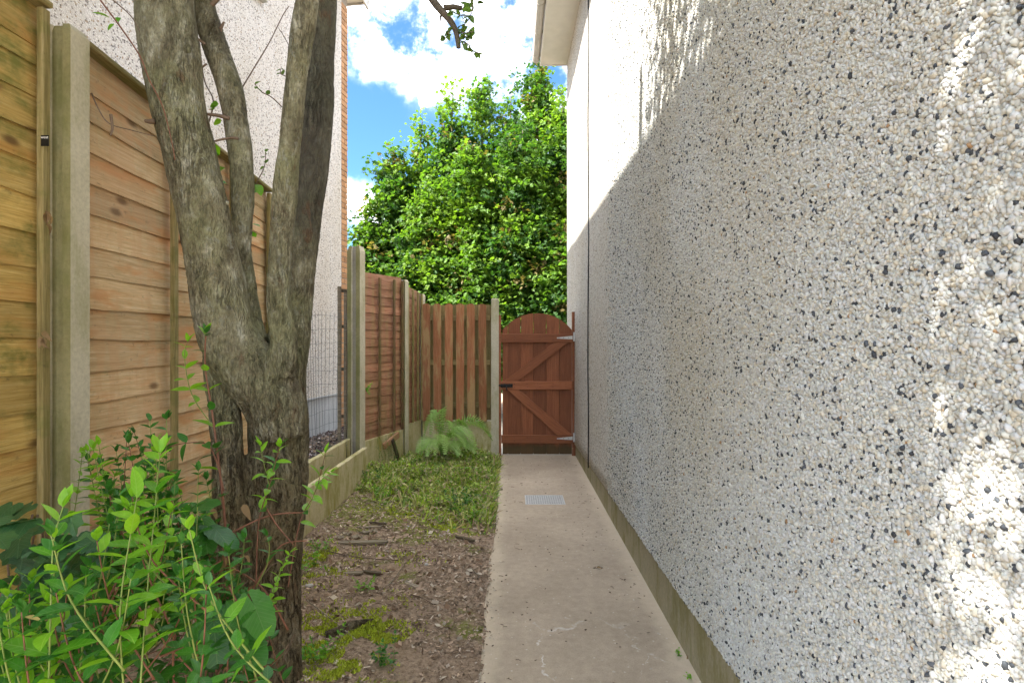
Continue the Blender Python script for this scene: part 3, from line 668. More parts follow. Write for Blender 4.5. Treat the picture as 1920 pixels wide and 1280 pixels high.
for (a, b_) in ((262, 328), (617, 680), (1018, 1080)):
    link('rail', boxm('rail', gx(692)-gx(160), .035, gz(a)-gz(b_), gatewood, .004), gt, ((gx(692)+gx(160))/2, -.0185, (gz(a)+gz(b_))/2))
def brace(q):
    pts = [(gx(x), gz(y)) for x, y in q]; c = Vector((sum(p[0] for p in pts)/4, sum(p[1] for p in pts)/4))
    d = Vector((pts[2][0]-pts[0][0], pts[2][1]-pts[0][1])); an = math.atan2(d.y, d.x)
    loc = []
    for p in pts:
        w_ = Vector(p)-c; loc.append((w_.x*math.cos(an)+w_.y*math.sin(an), -w_.x*math.sin(an)+w_.y*math.cos(an)))
    vs = [(a, -.0175, b_) for a, b_ in loc]+[(a, .0155, b_) for a, b_ in loc]
    fs = [(0, 1, 2, 3), (7, 6, 5, 4)]+[(i, i+4, (i+1) % 4+4, (i+1) % 4) for i in range(4)]
    link('brace', mk('brace', vs, fs, gatewood), gt, (c.x, -.0165, c.y), (0, -an, 0))
brace([(180, 616), (283, 616), (657, 329), (553, 329)])
brace([(210, 681), (293, 681), (690, 1017), (578, 1017)])
hp = gt
def strap(zy):
    o = link('hinge', boxm('hinge', .03, .006, .115, galv, .002), gt, (gx(705), -.045, gz(zy-8)))
    vs = [(gx(575), -.0405, gz(zy-2)), (gx(692), -.0405, gz(zy-14)), (gx(692), -.0405, gz(zy+12)), (gx(575), -.0405, gz(zy+6))]
    L = [Vector(v)-o.location for v in vs]; vs = L+[v+Vector((0, .0035, 0)) for v in L]
    link('strap', mk('strap', vs, [(0, 3, 2, 1), (4, 5, 6, 7), (0, 1, 5, 4), (1, 2, 6, 5), (2, 3, 7, 6), (3, 0, 4, 7)], galv), o)
    mb = MB()
    for f_ in (590, 625, 660): mb.box((gx(f_)-o.location.x-.004, .0, gz(zy)-o.location.z-.004), (gx(f_)-o.location.x+.004, .003, gz(zy)-o.location.z+.004))
    mb.build('screw', blackmetal, o)
strap(292); strap(1042)
mb = MB()
for a_ in range(6):
    for zy in (283, 307, 636, 660, 1036, 1060): xx = (gx(jx[a_])+gx(jx[a_+1]))/2; mb.box((xx-.003, -.0372, gz(zy)-.003), (xx+.003, -.0359, gz(zy)+.003))
mb.build('nail_heads', blackmetal, gt)
la = link('bolt_plate', boxm('bolt_plate', .155, .006, .045, blackmetal, .002), gt, (gx(200), -.042, gz(649)))
mb = MB(); mb.tube([(-.10, -.016, .004), (.05, -.016, .004)], .009, 8); mb.tube([(.0, -.016, .004), (.0, -.04, -.025), (.005, -.045, -.06)], .007, 6); mb.box((-.03, -.022, -.02), (-.015, 0, .025)); mb.box((.03, -.022, -.02), (.045, 0, .025)); mb.build('bolt', blackmetal, la)
tag(box('gate_post', (gx(139), 7.37, -.02), (gx(158), 7.44, gz(122)), gatewood), 'slim red-brown gate post fixed to the pale concrete post', 'post', 'timber gate posts')
tag(box('gate_post', (gx(692), 7.362, -.02), (gx(719)-.004, 7.44, gz(98)), gatewood), 'slim red-brown gate post fixed against the pebble-dashed wall', 'post', 'timber gate posts')
tag(box('threshold', (-.14, 7.42, -.01), (.79, 7.97, .012), plain('pale_threshold', (.62, .58, .50))), 'pale concrete threshold strip under the gate', 'threshold')

# ------------------------------------------------------------------ wire mesh, old trellis on the neighbour's side
wm = empty('wire_mesh', (-1.92, 5.2, .3), 0, 'loose grey wire mesh fence in the gap right of the trunk', 'wire mesh')
A = P(560, 700, 5.0); B = P(648, 700, 5.75)
def wmp(t, z, s=0): return Vector((A.x+(B.x-A.x)*t+.02*math.sin(7*t+z), A.y+(B.y-A.y)*t, z))-Vector((-1.92, 5.2, .3))
for i in range(15):
    t_ = i/14
    tube('vertical_wire', [wmp(t_+(.045*math.sin(i*2.1)+.03)*(1 if z < .95 else 0)*(.95-z)*1.3, z) for z in np.arange(.3, 1.75, .12)], .0016, wire_m, wm, 4)
for i in range(11):
    z = .42+i*.128
    tube('horizontal_wire', [wmp(k/8, z+.008*math.sin(k+i)) for k in range(9)], .0014, wire_m, wm, 4)
tr = empty('trellis_frame', (-1.78, 5.97, .3), 0, 'old weathered timber frame standing behind the tall slotted post', 'trellis')
tp = P(636, 537, 6.1).z
box('upright', (-.06, .1, 0), (-.025, .13, tp-.3), greywood, tr)
box('upright', (.0, .12, 0), (.03, .15, tp-.36), greywood, tr)
for z in (.35, .85, 1.3, 1.68): box('rail', (-.07, .131, z), (.03, .145, z+.035), darkwood, tr)

# ------------------------------------------------------------------ drain grate
dg = empty('drain_grate', (.21, 5.33, 0), 0, 'small galvanised drain grate set in the concrete path', 'drain grate')
x0, x1, y0, y1 = -.09, .27, -.17, .13
for a, b_ in (((x0, y0, -.004), (x1, y0+.012, .006)), ((x0, y1-.012, -.004), (x1, y1, .006)), ((x0, y0+.012, -.004), (x0+.012, y1-.012, .006)), ((x1-.012, y0+.012, -.004), (x1, y1-.012, .006))): box('rim', a, b_, galv, dg, .001)
box('pit', (x0+.012, y0+.012, .0015), (x1-.012, y1-.012, .003), plain('grate_dirt', (.34, .35, .35)), dg, 0)
bmh = boxm('bar', .009, y1-y0-.026, .004, galv, .001)
for i in range(16): link('bar', bmh, dg, (x0+.03+i*.0205, (y0+y1)/2, .0052))
for i in range(6): link('cross_bar', boxm('cross_bar', x1-x0-.026, .005, .003, galv, 0), dg, ((x0+x1)/2, y0+.05+i*.042, .0048)) 

# ------------------------------------------------------------------ foreground tree
def px_path(rows, d0, d1=None):
    d1 = d1 or d0; n = len(rows); out = []; rad = []
    for i, (x, y, w) in enumerate(rows):
        d = d0+(d1-d0)*i/(n-1); out.append(P(x, y, d)); rad.append(w/2*d/F)
    return out, rad
STEMS = [
 ([(500, 1440, 175), (503, 1340, 130), (508, 1180, 108), (515, 1040, 106), (520, 900, 110), (522, 800, 106), (520, 720, 104), (540, 640, 78), (550, 590, 62), (562, 500, 60), (577, 400, 58), (590, 300, 58), (595, 200, 60), (598, 100, 60), (600, 0, 60), (604, -160, 56), (640, -420, 44), (700, -700, 26)], 2.43, 2.95),
 ([(420, 1440, 100), (428, 1300, 84), (432, 1150, 78), (430, 1000, 70), (426, 860, 60), (420, 760, 58), (420, 680, 70), (425, 610, 80)], 2.40, 2.46),
 ([(530, 820, 90), (508, 745, 112), (466, 690, 118), (434, 640, 106), (419, 590, 100), (402, 500, 96), (381, 400, 94), (357, 300, 92), (333, 200, 98), (320, 100, 100), (308, 0, 101), (296, -150, 94), (250, -420, 66), (150, -700, 30)], 2.42, 2.36),
 ([(470, 640, 70), (458, 560, 48), (453, 470, 38), (455, 350, 42), (446, 250, 44), (430, 165, 46), (408, 100, 46), (392, 50, 40), (381, 0, 38), (366, -160, 36), (380, -420, 26)], 2.50, 2.60),
 ([(520, 700, 70), (532, 645, 48), (523, 580, 43), (524, 500, 42), (531, 400, 42), (540, 300, 42), (551, 200, 42), (562, 100, 42), (577, 0, 42), (600, -160, 40), (680, -420, 30), (800, -620, 16)], 2.38, 2.20),
]
bm = bmesh.new()
for rows, a, b_ in STEMS:
    pts, rad = px_path(rows, a, b_); sp = spline([Vector((*p[:2], p[2])) for p in pts], 5)
    rr = []
    for i in range(len(rad)-1):
        for k in range(5): rr.append(rad[i]+(rad[i+1]-rad[i])*k/5)
    rr.append(rad[-1]); vs, fs = tube_data(sp, rr, 20)
    bv = [bm.verts.new(v) for v in vs]
    for f_ in fs:
        try: bm.faces.new([bv[i] for i in f_])
        except ValueError: pass
me = bpy.data.meshes.new('tmp'); bm.to_mesh(me); bm.free()
tmp = bpy.data.objects.new('tmp', me); COL.objects.link(tmp)
md = tmp.modifiers.new('r', 'REMESH'); md.mode = 'VOXEL'; md.voxel_size = .0085
md2 = tmp.modifiers.new('s', 'SMOOTH'); md2.iterations = 5; md2.factor = .5
dgph = bpy.context.evaluated_depsgraph_get(); dgph.update(); me2 = bpy.data.meshes.new_from_object(tmp.evaluated_get(dgph))
bpy.data.objects.remove(tmp)
nv = len(me2.vertices); co = np.empty(nv*3, 'f'); me2.vertices.foreach_get('co', co); co = co.reshape(-1, 3)
no = np.empty(nv*3, 'f'); me2.vertices.foreach_get('normal', no) if hasattr(me2.vertices[0], 'normal') else None; no = no.reshape(-1, 3)
dsp = np.empty(nv, 'f')
for i in range(nv):
    x, y, z = co[i]; w = mn.noise(Vector((x*6, y*6, z*6)))*.35; lowf = max(.25, min(1, (1.75-z)/.9))
    f1 = mn.noise(Vector((x*26+w*3, y*26+w*3, z*4.2))); f2 = mn.noise(Vector((x*60, y*60, z*14))); f3 = mn.noise(Vector((x*5, y*5, z*4)))
    rid = (1-abs(f1)*2.2)
    dsp[i] = lowf*(-.009*max(0, rid)**3) + .0022*f2*(.5+lowf) + .011*f3 + (.012*mn.noise(Vector((x*9, y*9, z*3)))*max(0, (1.1-z)))
    if i % 1 == 0 and abs(mn.noise(Vector((x*3, y*3, z*16)))) < .04: dsp[i] -= .0018
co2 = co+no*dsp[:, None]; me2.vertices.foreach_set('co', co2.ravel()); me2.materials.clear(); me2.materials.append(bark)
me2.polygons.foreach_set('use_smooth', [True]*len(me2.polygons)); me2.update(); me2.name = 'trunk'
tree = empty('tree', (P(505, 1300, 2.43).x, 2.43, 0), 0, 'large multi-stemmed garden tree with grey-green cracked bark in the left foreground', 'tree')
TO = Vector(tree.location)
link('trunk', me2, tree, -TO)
# knots
for (x, y, d, r) in ((352, 92, 2.28, .018), (378, 300, 2.30, .012), (425, 380, 2.30, .010)):
    bm = bmesh.new(); bmesh.ops.create_icosphere(bm, subdivisions=2, radius=r)
    for v in bm.verts: v.co = Vector((v.co.x, v.co.y*.5, v.co.z))*(1+.3*mn.noise(v.co*80))
    m_ = bpy.data.meshes.new('knot'); bm.to_mesh(m_); bm.free(); m_.materials.append(bark); link('knot', m_, tree, P(x, y, d)-TO)
def leafmesh(name, L, W, mat, fold=.25, curl=.18, n=5, shape='lance'):
    vs = []; fs = []
    for i in range(n+1):
        t_ = i/n; w = W*math.sin(math.pi*min(1, t_**(.8 if shape == 'lance' else .62)))**(.85 if shape == 'lance' else .6)*(1-.0*t_)
        if i == 0: w = W*.04
        if i == n: w = W*.02
        z = -curl*L*t_*t_; vs += [(L*t_, -w/2, z+fold*w/2), (L*t_, 0, z), (L*t_, w/2, z+fold*w/2)]
    for i in range(n):
        a = i*3; fs += [(a, a+3, a+4, a+1), (a+1, a+4, a+5, a+2)]
    return mk(name, vs, fs, mat, True)
def palmate(name, S, mat, lobes, curl=.15):
    vs = [(0, 0, 0)]; fs = []
    for (a, r) in lobes:
        x = S*r*math.cos(R(a)); y = S*r*math.sin(R(a)); vs.append((x+S*.35, y, -curl*S*r*r+.06*S*abs(math.sin(R(a)*3))))
    vs[0] = (S*.35, 0, .0); n = len(lobes)
    for i in range(n-1): fs.append((0, i+1, i+2))
    return mk(name, vs, fs, mat, True)
ivy = [palmate('leaf', s, leaf_dark, [(180, .30), (158, .52), (138, .66), (112, .74), (90, .66), (72, .66), (52, .84), (38, .74), (24, .70), (10, .92), (0, 1.02), (-10, .92), (-24, .70), (-38, .74), (-52, .84), (-72, .66), (-90, .66), (-112, .74), (-138, .66), (-158, .52), (-180, .30)]) for s in (.042, .055)]
serr = []
for k in range(-16, 17):
    a = k*11.0; r = (.62+.42*math.cos(R(a))**2*(1 if abs(a) < 90 else .2)+.18*(math.cos(R(a)) > .9))*(1.0 if k % 2 else .91); serr.append((a, r))
bram = palmate('leaf', .062, leaf_bramble, list(reversed(serr)), .22)
maple_l = [(180, .12), (140, .55), (105, .45), (75, .95), (40, .5), (0, 1.1), (-40, .5), (-75, .95), (-105, .45), (-140, .55), (-180, .12)]
def orient(d, up=Vector((0, 0, 1)), roll=0):
    d = d.normalized(); y = up.cross(d)
    if y.length < .05: y = Vector((0, 1, 0)).cross(d)
    y.normalize(); z = d.cross(y); m = Matrix((d, y, z)).transposed()
    return (m @ Matrix.Rotation(roll, 3, 'X')).to_euler()
lr = random.Random(11)
class Plant:
    def __init__(s, name, loc, label, cat, group=None): s.e = empty(name, loc, 0, label, cat, group); s.o = Vector(loc); s.L = []; s.stems = []
    def leaf(s, me, p, d, sc_=1, roll=0): s.L.append((me, Vector(p)-s.o, orient(d, roll=roll), sc_))
    def stem(s, pts, r, mat, n=5):
        pts = [Vector(p)-s.o for p in pts]; s.stems.append(1); tube('stem', pts, r, mat, s.e, n)
    def shoot(s, pts, meshes, r=.0022, gap=.035, lsc=1.0, start=.15, mat=None, whorl=2, tip=True, droop=.12, spread=72, taper=.45):
        sp = spline(pts, 7); n = len(sp); s.stem(sp, [r*(1-.6*i/n) for i in range(n)], mat or stem_green)
        dist = 0; nxt = 0; tot = sum((sp[i+1]-sp[i]).length for i in range(n-1)); ph = lr.uniform(0, 3.14)
        for i in range(n-1):
            seg = sp[i+1]-sp[i]; tdir = seg.normalized()
            while nxt <= dist+seg.length:
                f_ = nxt/tot; p = sp[i]+tdir*(nxt-dist); nxt += gap*lr.uniform(.8, 1.2)*(1-.4*f_)
                if f_ < start: continue
                a = tdir.cross(Vector((0, 1, .2))).normalized(); b_ = tdir.cross(a); ph += R(90)+lr.uniform(-.3, .3)
                for w_ in range(whorl):
                    if lr.random() < .07: continue
                    th = ph+2*math.pi*w_/whorl; out = (a*math.cos(th)+b_*math.sin(th))
                    sp_ = R(spread*(1-.35*f_)+lr.uniform(-14, 14)); d = tdir*math.cos(sp_)+out*math.sin(sp_)+Vector((0, 0, -droop))
                    s.leaf(lr.choice(meshes), p, d, lsc*(1-taper*f_**2)*lr.uniform(.75, 1.15), lr.uniform(-.5, .5))
            dist += seg.length
        if tip:
            for k in range(3):
                a = Vector((lr.uniform(-1, 1), lr.uniform(-1, 1), lr.uniform(-.2, 1))).normalized(); s.leaf(lr.choice(meshes), sp[-1], (sp[-1]-sp[-3]).normalized()+a*.45, lsc*.55)
    def build(s, maxn=300):
        cam_ = Vector((0, 0, H)); s.L.sort(key=lambda q: (q[1]+s.o-cam_).length/(q[3]*(1 if True else 1)))
        for me_, p, e, k in s.L[:maxn]: link('leaf', me_, s.e, p, e, (k, k, k))
        rest_ = s.L[maxn:]
        if rest_:
            bymat = {}
            for me_, p, e, k in rest_: bymat.setdefault(me_.materials[0].name, []).append((me_, p, e, k))
            for nm, it in bymat.items():
                VV = []; FF = []; o = 0
                for me_, p, e, k in it:
                    M_ = Matrix.Translation(p) @ e.to_matrix().to_4x4() @ Matrix.Scale(k, 4)
                    for v in me_.vertices: VV.append(M_ @ v.co)
                    for f_ in me_.polygons: FF.append(tuple(i+o for i in f_.vertices))
                    o += len(me_.vertices)
                tag(link('small_leaves', mk('small_leaves', VV, FF, bpy.data.materials[nm], True), s.e), kind='stuff')
# twigs, stubs and hanging branch of the tree
T = Plant.__new__(Plant); T.e = tree; T.o = TO; T.L = []; T.stems = []
lt = [leafmesh('leaf', .045, .028, leaf_tree, shape='round'), leafmesh('leaf', .036, .024, leaf_tree, shape='round')]
ltf = [leafmesh('leaf', .06, .042, leaf_fresh, shape='round'), leafmesh('leaf', .045, .03, leaf_fresh, shape='round')]
def twig(pp, d, r=.003, mat=None, n=5):
    pts = [P(x, y, d+(q[0] if q else 0)) for x, y, *q in pp]; sp = spline(pts, 5); T.stem(sp, [r*(1-.5*i/len(sp)) for i in range(len(sp))], mat or stem_brown, n); return sp
twig([(430, 222), (410, 217), (388, 214)], 2.42, .010); twig([(447, 260), (430, 259), (398, 266)], 2.42, .007); twig([(388, 240), (400, 190), (383, 150), (374, 80)], 2.60, .004)
twig([(412, 55), (420, 42), (414, 60)], 2.5, .006); twig([(384, 83), (372, 74), (366, 69)], 2.42, .007); twig([(388, 120), (378, 128), (372, 135)], 2.42, .005)
twig([(396, 10), (405, 2), (420, -12)], 2.5, .012); twig([(290, 228), (280, 228), (272, 227)], 2.3, .012)
twig([(452, 168), (475, 130), (505, 80), (530, 30), (542, 12)], 2.7, .0035); twig([(543, 88), (532, 68), (522, 52)], 2.45, .002)
s1 = twig([(528, 200), (510, 183), (490, 172), (478, 158)], 2.42, .003); s2 = twig([(545, 148), (535, 143), (526, 138), (527, 128)], 2.42, .0025)
s3 = twig([(472, 360), (485, 335), (496, 312), (498, 285)], 2.6, .003); twig([(172, 175), (185, 205), (205, 232), (245, 244), (291, 256)], 2.2, .0028)
twig([(180, -10), (225, 50), (262, 105), (280, 150), (305, 200), (322, 265), (328, 300)], 2.22, .0035, stem_red); twig([(205, -5), (245, 30), (262, 60)], 2.22, .003, stem_brown)
twig([(208, 215), (211, 240), (207, 255)], 2.19, .006, stem_brown)
for sp, n_, k in ((s1, 5, .9), (s2, 4, .7), (s3, 7, .8)):
    for i in range(n_): p = sp[-1-int(i*len(sp)/n_/1.6)]; T.leaf(lr.choice(lt), p, Vector((lr.uniform(-1, 1), lr.uniform(-.6, .2), lr.uniform(-.3, .8))), k*.75)
for (x, y, d, k, m_) in ((412, 290, 2.55, 1.3, 0), (422, 315, 2.55, 1.5, 0), (425, 345, 2.55, 1.0, 0), (405, 285, 2.55, 1.0, 1), (478, 345, 2.6, 1.2, 0), (484, 360, 2.6, 1.1, 0), (476, 335, 2.6, .8, 1), (475, 430, 2.6, 1.0, 1), (480, 445, 2.6, .9, 0), (488, 425, 2.6, .8, 1), (205, 34, 2.2, .9, 0), (214, 45, 2.2, .8, 1), (222, 33, 2.2, .6, 1), (410, 195, 2.6, .8, 0), (402, 205, 2.6, .8, 1), (415, 225, 2.6, .7, 0)):
    T.leaf(ltf[m_], P(x, y, d), Vector((lr.uniform(-1, 1), -.3, lr.uniform(-.7, .4))), k, lr.uniform(-.8, .8))
D = 2.15
hb = spline([P(x, y, dd) for x, y, dd in ((790, -60, 2.3), (806, -10, 2.2), (825, 18, D), (843, 38, D), (855, 60, D), (860, 90, D))], 6)
T.stem(hb, [.017-.009*i/len(hb) for i in range(len(hb))], bark_far, 8)
T.stem([P(832, 15, D), P(850, 13, D), P(866, 16, D)], [.011, .010, .009], bark_far, 7); T.stem([P(826, 30, D), P(827, 46, D)], [.005, .002], bark_far)
for pth in ([(860, 50), (875, 42), (885, 20), (884, -8)], [(860, 60), (876, 62), (890, 58)], [(858, 75), (876, 82), (886, 95), (900, 100)], [(848, 48), (840, 62), (836, 72)], [(866, 18), (876, 8), (894, 6)], [(862, 55), (872, 68), (880, 74)], [(845, 20), (860, 28), (880, 30)]):
    sp = spline([P(x, y, D+lr.uniform(-.05, .05)) for x, y in pth], 5); T.stem(sp, .0018, stem_brown, 4)
    for p in sp[2::2]:
        for q in range(2): T.leaf(lr.choice(lt), p, Vector((lr.uniform(-1, 1), lr.uniform(-.5, .5), lr.uniform(-1, .6))), lr.uniform(.55, .85), lr.uniform(-1, 1))
T.build(300)
# branches above the frame and the dappling crown
ra = np.random.RandomState(5)
tips = [P(604, -160, 2.6), P(296, -150, 2.38), P(366, -160, 2.6), P(600, -160, 2.32)]
br = MB(); nodes = []
for i in range(44):
    b0 = Vector(tips[i % 4]); b0.z += lr.uniform(0, 1.0); e = Vector((lr.uniform(-3.2, .4), lr.uniform(-1.6, 2.7), lr.uniform(3.4, 6.0)))
    mid = (b0+e)/2+Vector((lr.uniform(-.2, .2), lr.uniform(-.2, .2), .25)); sp = spline([b0, mid, e], 6)
    if any(p.z < H+.62*p.y+.06 and p.y > .05 for p in sp[3:]): continue
    br.tube([p-TO for p in sp], [.028-.022*k/len(sp) for k in range(len(sp))], 6); nodes += sp[5:]
ob = br.build('upper_branches', bark_far, tree, True)
def leafcloud(C, S, base_cols, shape, rnd, updown=.5, size=.05, sizevar=.4):
    """C (n,3) leaf positions -> mesh arrays of small star/leaf polygons"""
    n = len(C); k = len(shape); sh = np.array(shape)
    ax = rnd.normal(size=(n, 3)); ax[:, 2] = ax[:, 2]*.6-updown*.8; ax /= np.linalg.norm(ax, axis=1)[:, None]
    up = rnd.normal(size=(n, 3))*.6+np.array([0, 0, 1.0]); b_ = np.cross(up, ax); b_ /= np.linalg.norm(b_, axis=1)[:, None]; nn = np.cross(ax, b_)
    sz = size*(1+sizevar*rnd.uniform(-1, 1, n))*S
    V = C[:, None, :]+sz[:, None, None]*(ax[:, None, :]*sh[None, :, 0, None]+b_[:, None, :]*sh[None, :, 1, None]+nn[:, None, :]*sh[None, :, 2, None])
    return V.reshape(-1, 3), np.repeat(base_cols, k, axis=0), n, k
def cloud_mesh(name, C, S, cols, shape, faces, mat, rnd, **kw):
    V, cc, n, k = leafcloud(C, S, cols, shape, rnd, **kw); f_ = np.array(faces)
    FQ = (f_[None]+(np.arange(n)*k)[:, None, None]).reshape(-1, f_.shape[1]); return npmesh(name, V, FQ, mat, False, cc)
small_shape = [(0, 0, 0), (.5, .32, .08), (1, 0, -.1), (.5, -.32, .08)]; small_faces = [(0, 1, 2), (0, 2, 3)]
nd = np.array([list(p) for p in nodes]); 
C = nd[ra.randint(0, len(nd), 22000)]+ra.normal(size=(22000, 3))*np.array([.26, .26, .22])
C = C[(C[:, 2] > H+.62*np.maximum(C[:, 1], 0)+.10) & (C[:, 2] > 3.3)]
cols = np.array([[.09, .17, .04]])*(.7+.7*ra.rand(len(C), 1))
o = link('crown', cloud_mesh('crown', C-np.array(TO), 1, cols, small_shape, small_faces, crown_mat, ra, size=.062, updown=.1), tree); tag(o, kind='stuff')

# ------------------------------------------------------------------ background maple
ra = np.random.RandomState(9); TD = 13.0
bt = empty('tree', (.3, TD, -.1), 0, 'bushy bright green maple with pointed tops rising behind the gate', 'tree')
lobes = [ # tip px, tip py, depth, bottom py, radius px
 (850, 150, 0, 470, 72), (905, 148, .6, 470, 62), (1012, 112, .2, 470, 80), (1055, 165, -.6, 500, 75), (740, 270, -.2, 520, 72), (792, 215, .5, 500, 50), (690, 382, -.3, 470, 28), (722, 400, .2, 620, 45),
 (880, 270, -1.0, 640, 120), (800, 330, -.9, 660, 100), (980, 230, -1.0, 640, 110), (1080, 260, -.4, 680, 130), (1140, 190, .4, 640, 110), (940, 420, -1.5, 720, 115), (1050, 430, -1.5, 740, 110), (780, 450, -1.0, 720, 85), (860, 480, -1.4, 740, 90), (958, 172, .3, 480, 60), (1180, 330, .5, 700, 110), (760, 520, .3, 740, 70)]
pts = []; cl = []; cs = []; leavesC = []; leavesT = []
br = MB(); root = Vector((.6, TD+.4, 0)); fork = Vector((.5, TD+.3, 1.8))
br.tube(spline([root, Vector((.6, TD+.4, .9)), fork], 4), [.20, .19, .18, .17, .16, .16, .15, .15, .14], 10)
for (tx, ty, dd, by, rp) in lobes:
    D_ = TD+dd; tip = P(tx, ty, D_); bot = P(tx, by, D_); Rr = rp*D_/F; hh = tip.z-bot.z
    axis_t = tip; mid = Vector((tip.x*.75+fork.x*.25, D_, bot.z+hh*.2))
    spb = spline([fork, mid, Vector((tip.x, D_, tip.z-hh*.4)), tip-Vector((0, 0, .1))], 6); br.tube(spb, [.075*(1-.93*i/len(spb)) for i in range(len(spb))], 6)
    # boughs: upward shoots set round the lobe, each carrying clumps of leaves
    nb = int(11+30*Rr*hh**.5)
    for k in range(nb):
        th = ra.uniform(0, 2*np.pi); hb_ = ra.rand()**.8*hh; rad = Rr*min(1, (hb_/hh*1.15))**.95*(.45+.6*ra.rand())
        if k == 0: hb_ = 0; rad = 0
        top = np.array([tip.x+rad*np.cos(th), tip.y+rad*np.sin(th), tip.z-hb_]); ln = .5+.7*ra.rand()
        tone = ra.rand(); young = ra.rand() < .10
        ns = int(7+ln*7)
        for j in range(ns):
            f_ = j/ns; sp_ = .05+.20*f_**.7; c = top+np.array([-np.cos(th)*.22*f_*ln, -np.sin(th)*.22*f_*ln, -f_*ln])+ra.normal(size=3)*np.array([sp_, sp_, .05])
            m_ = int(6+17*f_)
            leavesC.append(c+ra.normal(size=(m_, 3))*np.array([.09+.05*f_, .09+.05*f_, .055]))
            if tone < .30: col = np.array([.145, .25, .024])
            elif tone < .65: col = np.array([.095, .19, .024])
            else: col = np.array([.038, .100, .018])
            if young and f_ < .35: col = np.array([.16, .13, .045])
            leavesT.append(col[None]*(.75+.5*ra.rand(m_, 1)))
C = np.concatenate(leavesC); cols = np.concatenate(leavesT); C = C[:, :]; k_ = C[:, 2] > .6; C = C[k_]; cols = cols[k_]
mshape = [(.35, 0, 0), (0, 0, .02), (.12, .42, -.02), (.45, .30, .05), (.62, .52, -.08), (.70, .2, .03), (1.05, 0, -.12), (.70, -.2, .03), (.62, -.52, -.08), (.45, -.30, .05), (.12, -.42, -.02)]
mf = [(0, i, i+1) for i in range(1, 10)]+[(0, 10, 1)]
ORG = np.array([.3, TD, -.1])
o = link('crown', cloud_mesh('crown', C-ORG, 1, cols, mshape, mf, crown_mat, ra, size=.088, updown=.45), bt); tag(o, kind='stuff')
br.v = [Vector(v)-Vector(ORG) for v in br.v]; br.build('trunk', bark_far, bt, True)
print('maple leaves', len(C))

# ------------------------------------------------------------------ bed: chips, moss, ground cover
ra = np.random.RandomState(21)
def bz(X, Y): return np.array([bedz(a, b_) for a, b_ in zip(X, Y)])
n = 26000; Xc = ra.uniform(-1.5, -.10, n); Yc = 1.5+ra.rand(n)**.8*4.2
dn = np.array([mn.noise(Vector((a*2.1, b_*2.1, 8))) for a, b_ in zip(Xc, Yc)]); kp = (dn > -.28+.2*ra.rand(n)) & (Xc < np.array([pedge(y) for y in Yc])+.01+np.abs(ra.normal(size=n))*.012*(ra.rand(n) < .3)); Xc = Xc[kp]; Yc = Yc[kp]; n = len(Xc)
Zc = bz(Xc, Yc)+.004+.004*ra.rand(n)
Zc = np.where(Xc > -.15, np.maximum(Zc, .004), Zc)
th = ra.uniform(0, 6.28, n); Lc = ra.gamma(3, .0045, n).clip(.004, .04); Wc = Lc*ra.uniform(.2, .55, n)
tl = ra.normal(size=(n, 2))*.25
ca, sa = np.cos(th), np.sin(th); V = np.empty((n, 4, 3))
for i, (a, b_) in enumerate(((-1, -1), (1, -.7), (.85, 1), (-1, .8))):
    V[:, i, 0] = Xc+(a*Lc*ca-b_*Wc*sa)*.5; V[:, i, 1] = Yc+(a*Lc*sa+b_*Wc*ca)*.5; V[:, i, 2] = Zc+a*Lc*tl[:, 0]*.5+b_*Wc*tl[:, 1]+.002
t = ra.rand(n, 1); cc = np.where(t < .5, np.array([[.23, .165, .115]]), np.where(t < .84, np.array([[.44, .33, .24]]), np.array([[.52, .44, .35]])))*(.6+.8*ra.rand(n, 1))
o = link('bark_mulch', npmesh('bark_mulch', V.reshape(-1, 3), np.arange(n*4).reshape(-1, 4), chip_mat, False, np.repeat(cc, 4, 0))); tag(o, 'scattered brown bark chips and dry leaf bits covering the bed', 'bark chips', kind='stuff')
# dark chippings on the neighbour's side
n = 5000; Xc = ra.uniform(-2.9, -1.73, n); Yc = ra.uniform(4.3, 8.2, n); th = ra.uniform(0, 6.28, n); Lc = ra.uniform(.015, .05, n); Wc = Lc*.5; ca, sa = np.cos(th), np.sin(th); V = np.empty((n, 4, 3)); Zc = np.array([nz(a, b_) for a, b_ in zip(Xc, Yc)])+.012
for i, (a, b_) in enumerate(((-1, -1), (1, -.7), (.85, 1), (-1, .8))):
    V[:, i, 0] = Xc+(a*Lc*ca-b_*Wc*sa)*.5; V[:, i, 1] = Yc+(a*Lc*sa+b_*Wc*ca)*.5; V[:, i, 2] = Zc+a*Lc*ra.normal(size=n)*.2+.008*ra.rand(n)
t = ra.rand(n, 1); cc = np.where(t < .55, np.array([[.07, .05, .05]]), np.where(t < .85, np.array([[.17, .14, .13]]), np.array([[.42, .38, .36]])))*(.7+.6*ra.rand(n, 1))
o = link('chippings', npmesh('chippings', V.reshape(-1, 3), np.arange(n*4).reshape(-1, 4), chip_mat, False, np.repeat(cc, 4, 0))); tag(o, 'dark chippings spread at the foot of the neighbouring wall', 'chippings', kind='stuff')
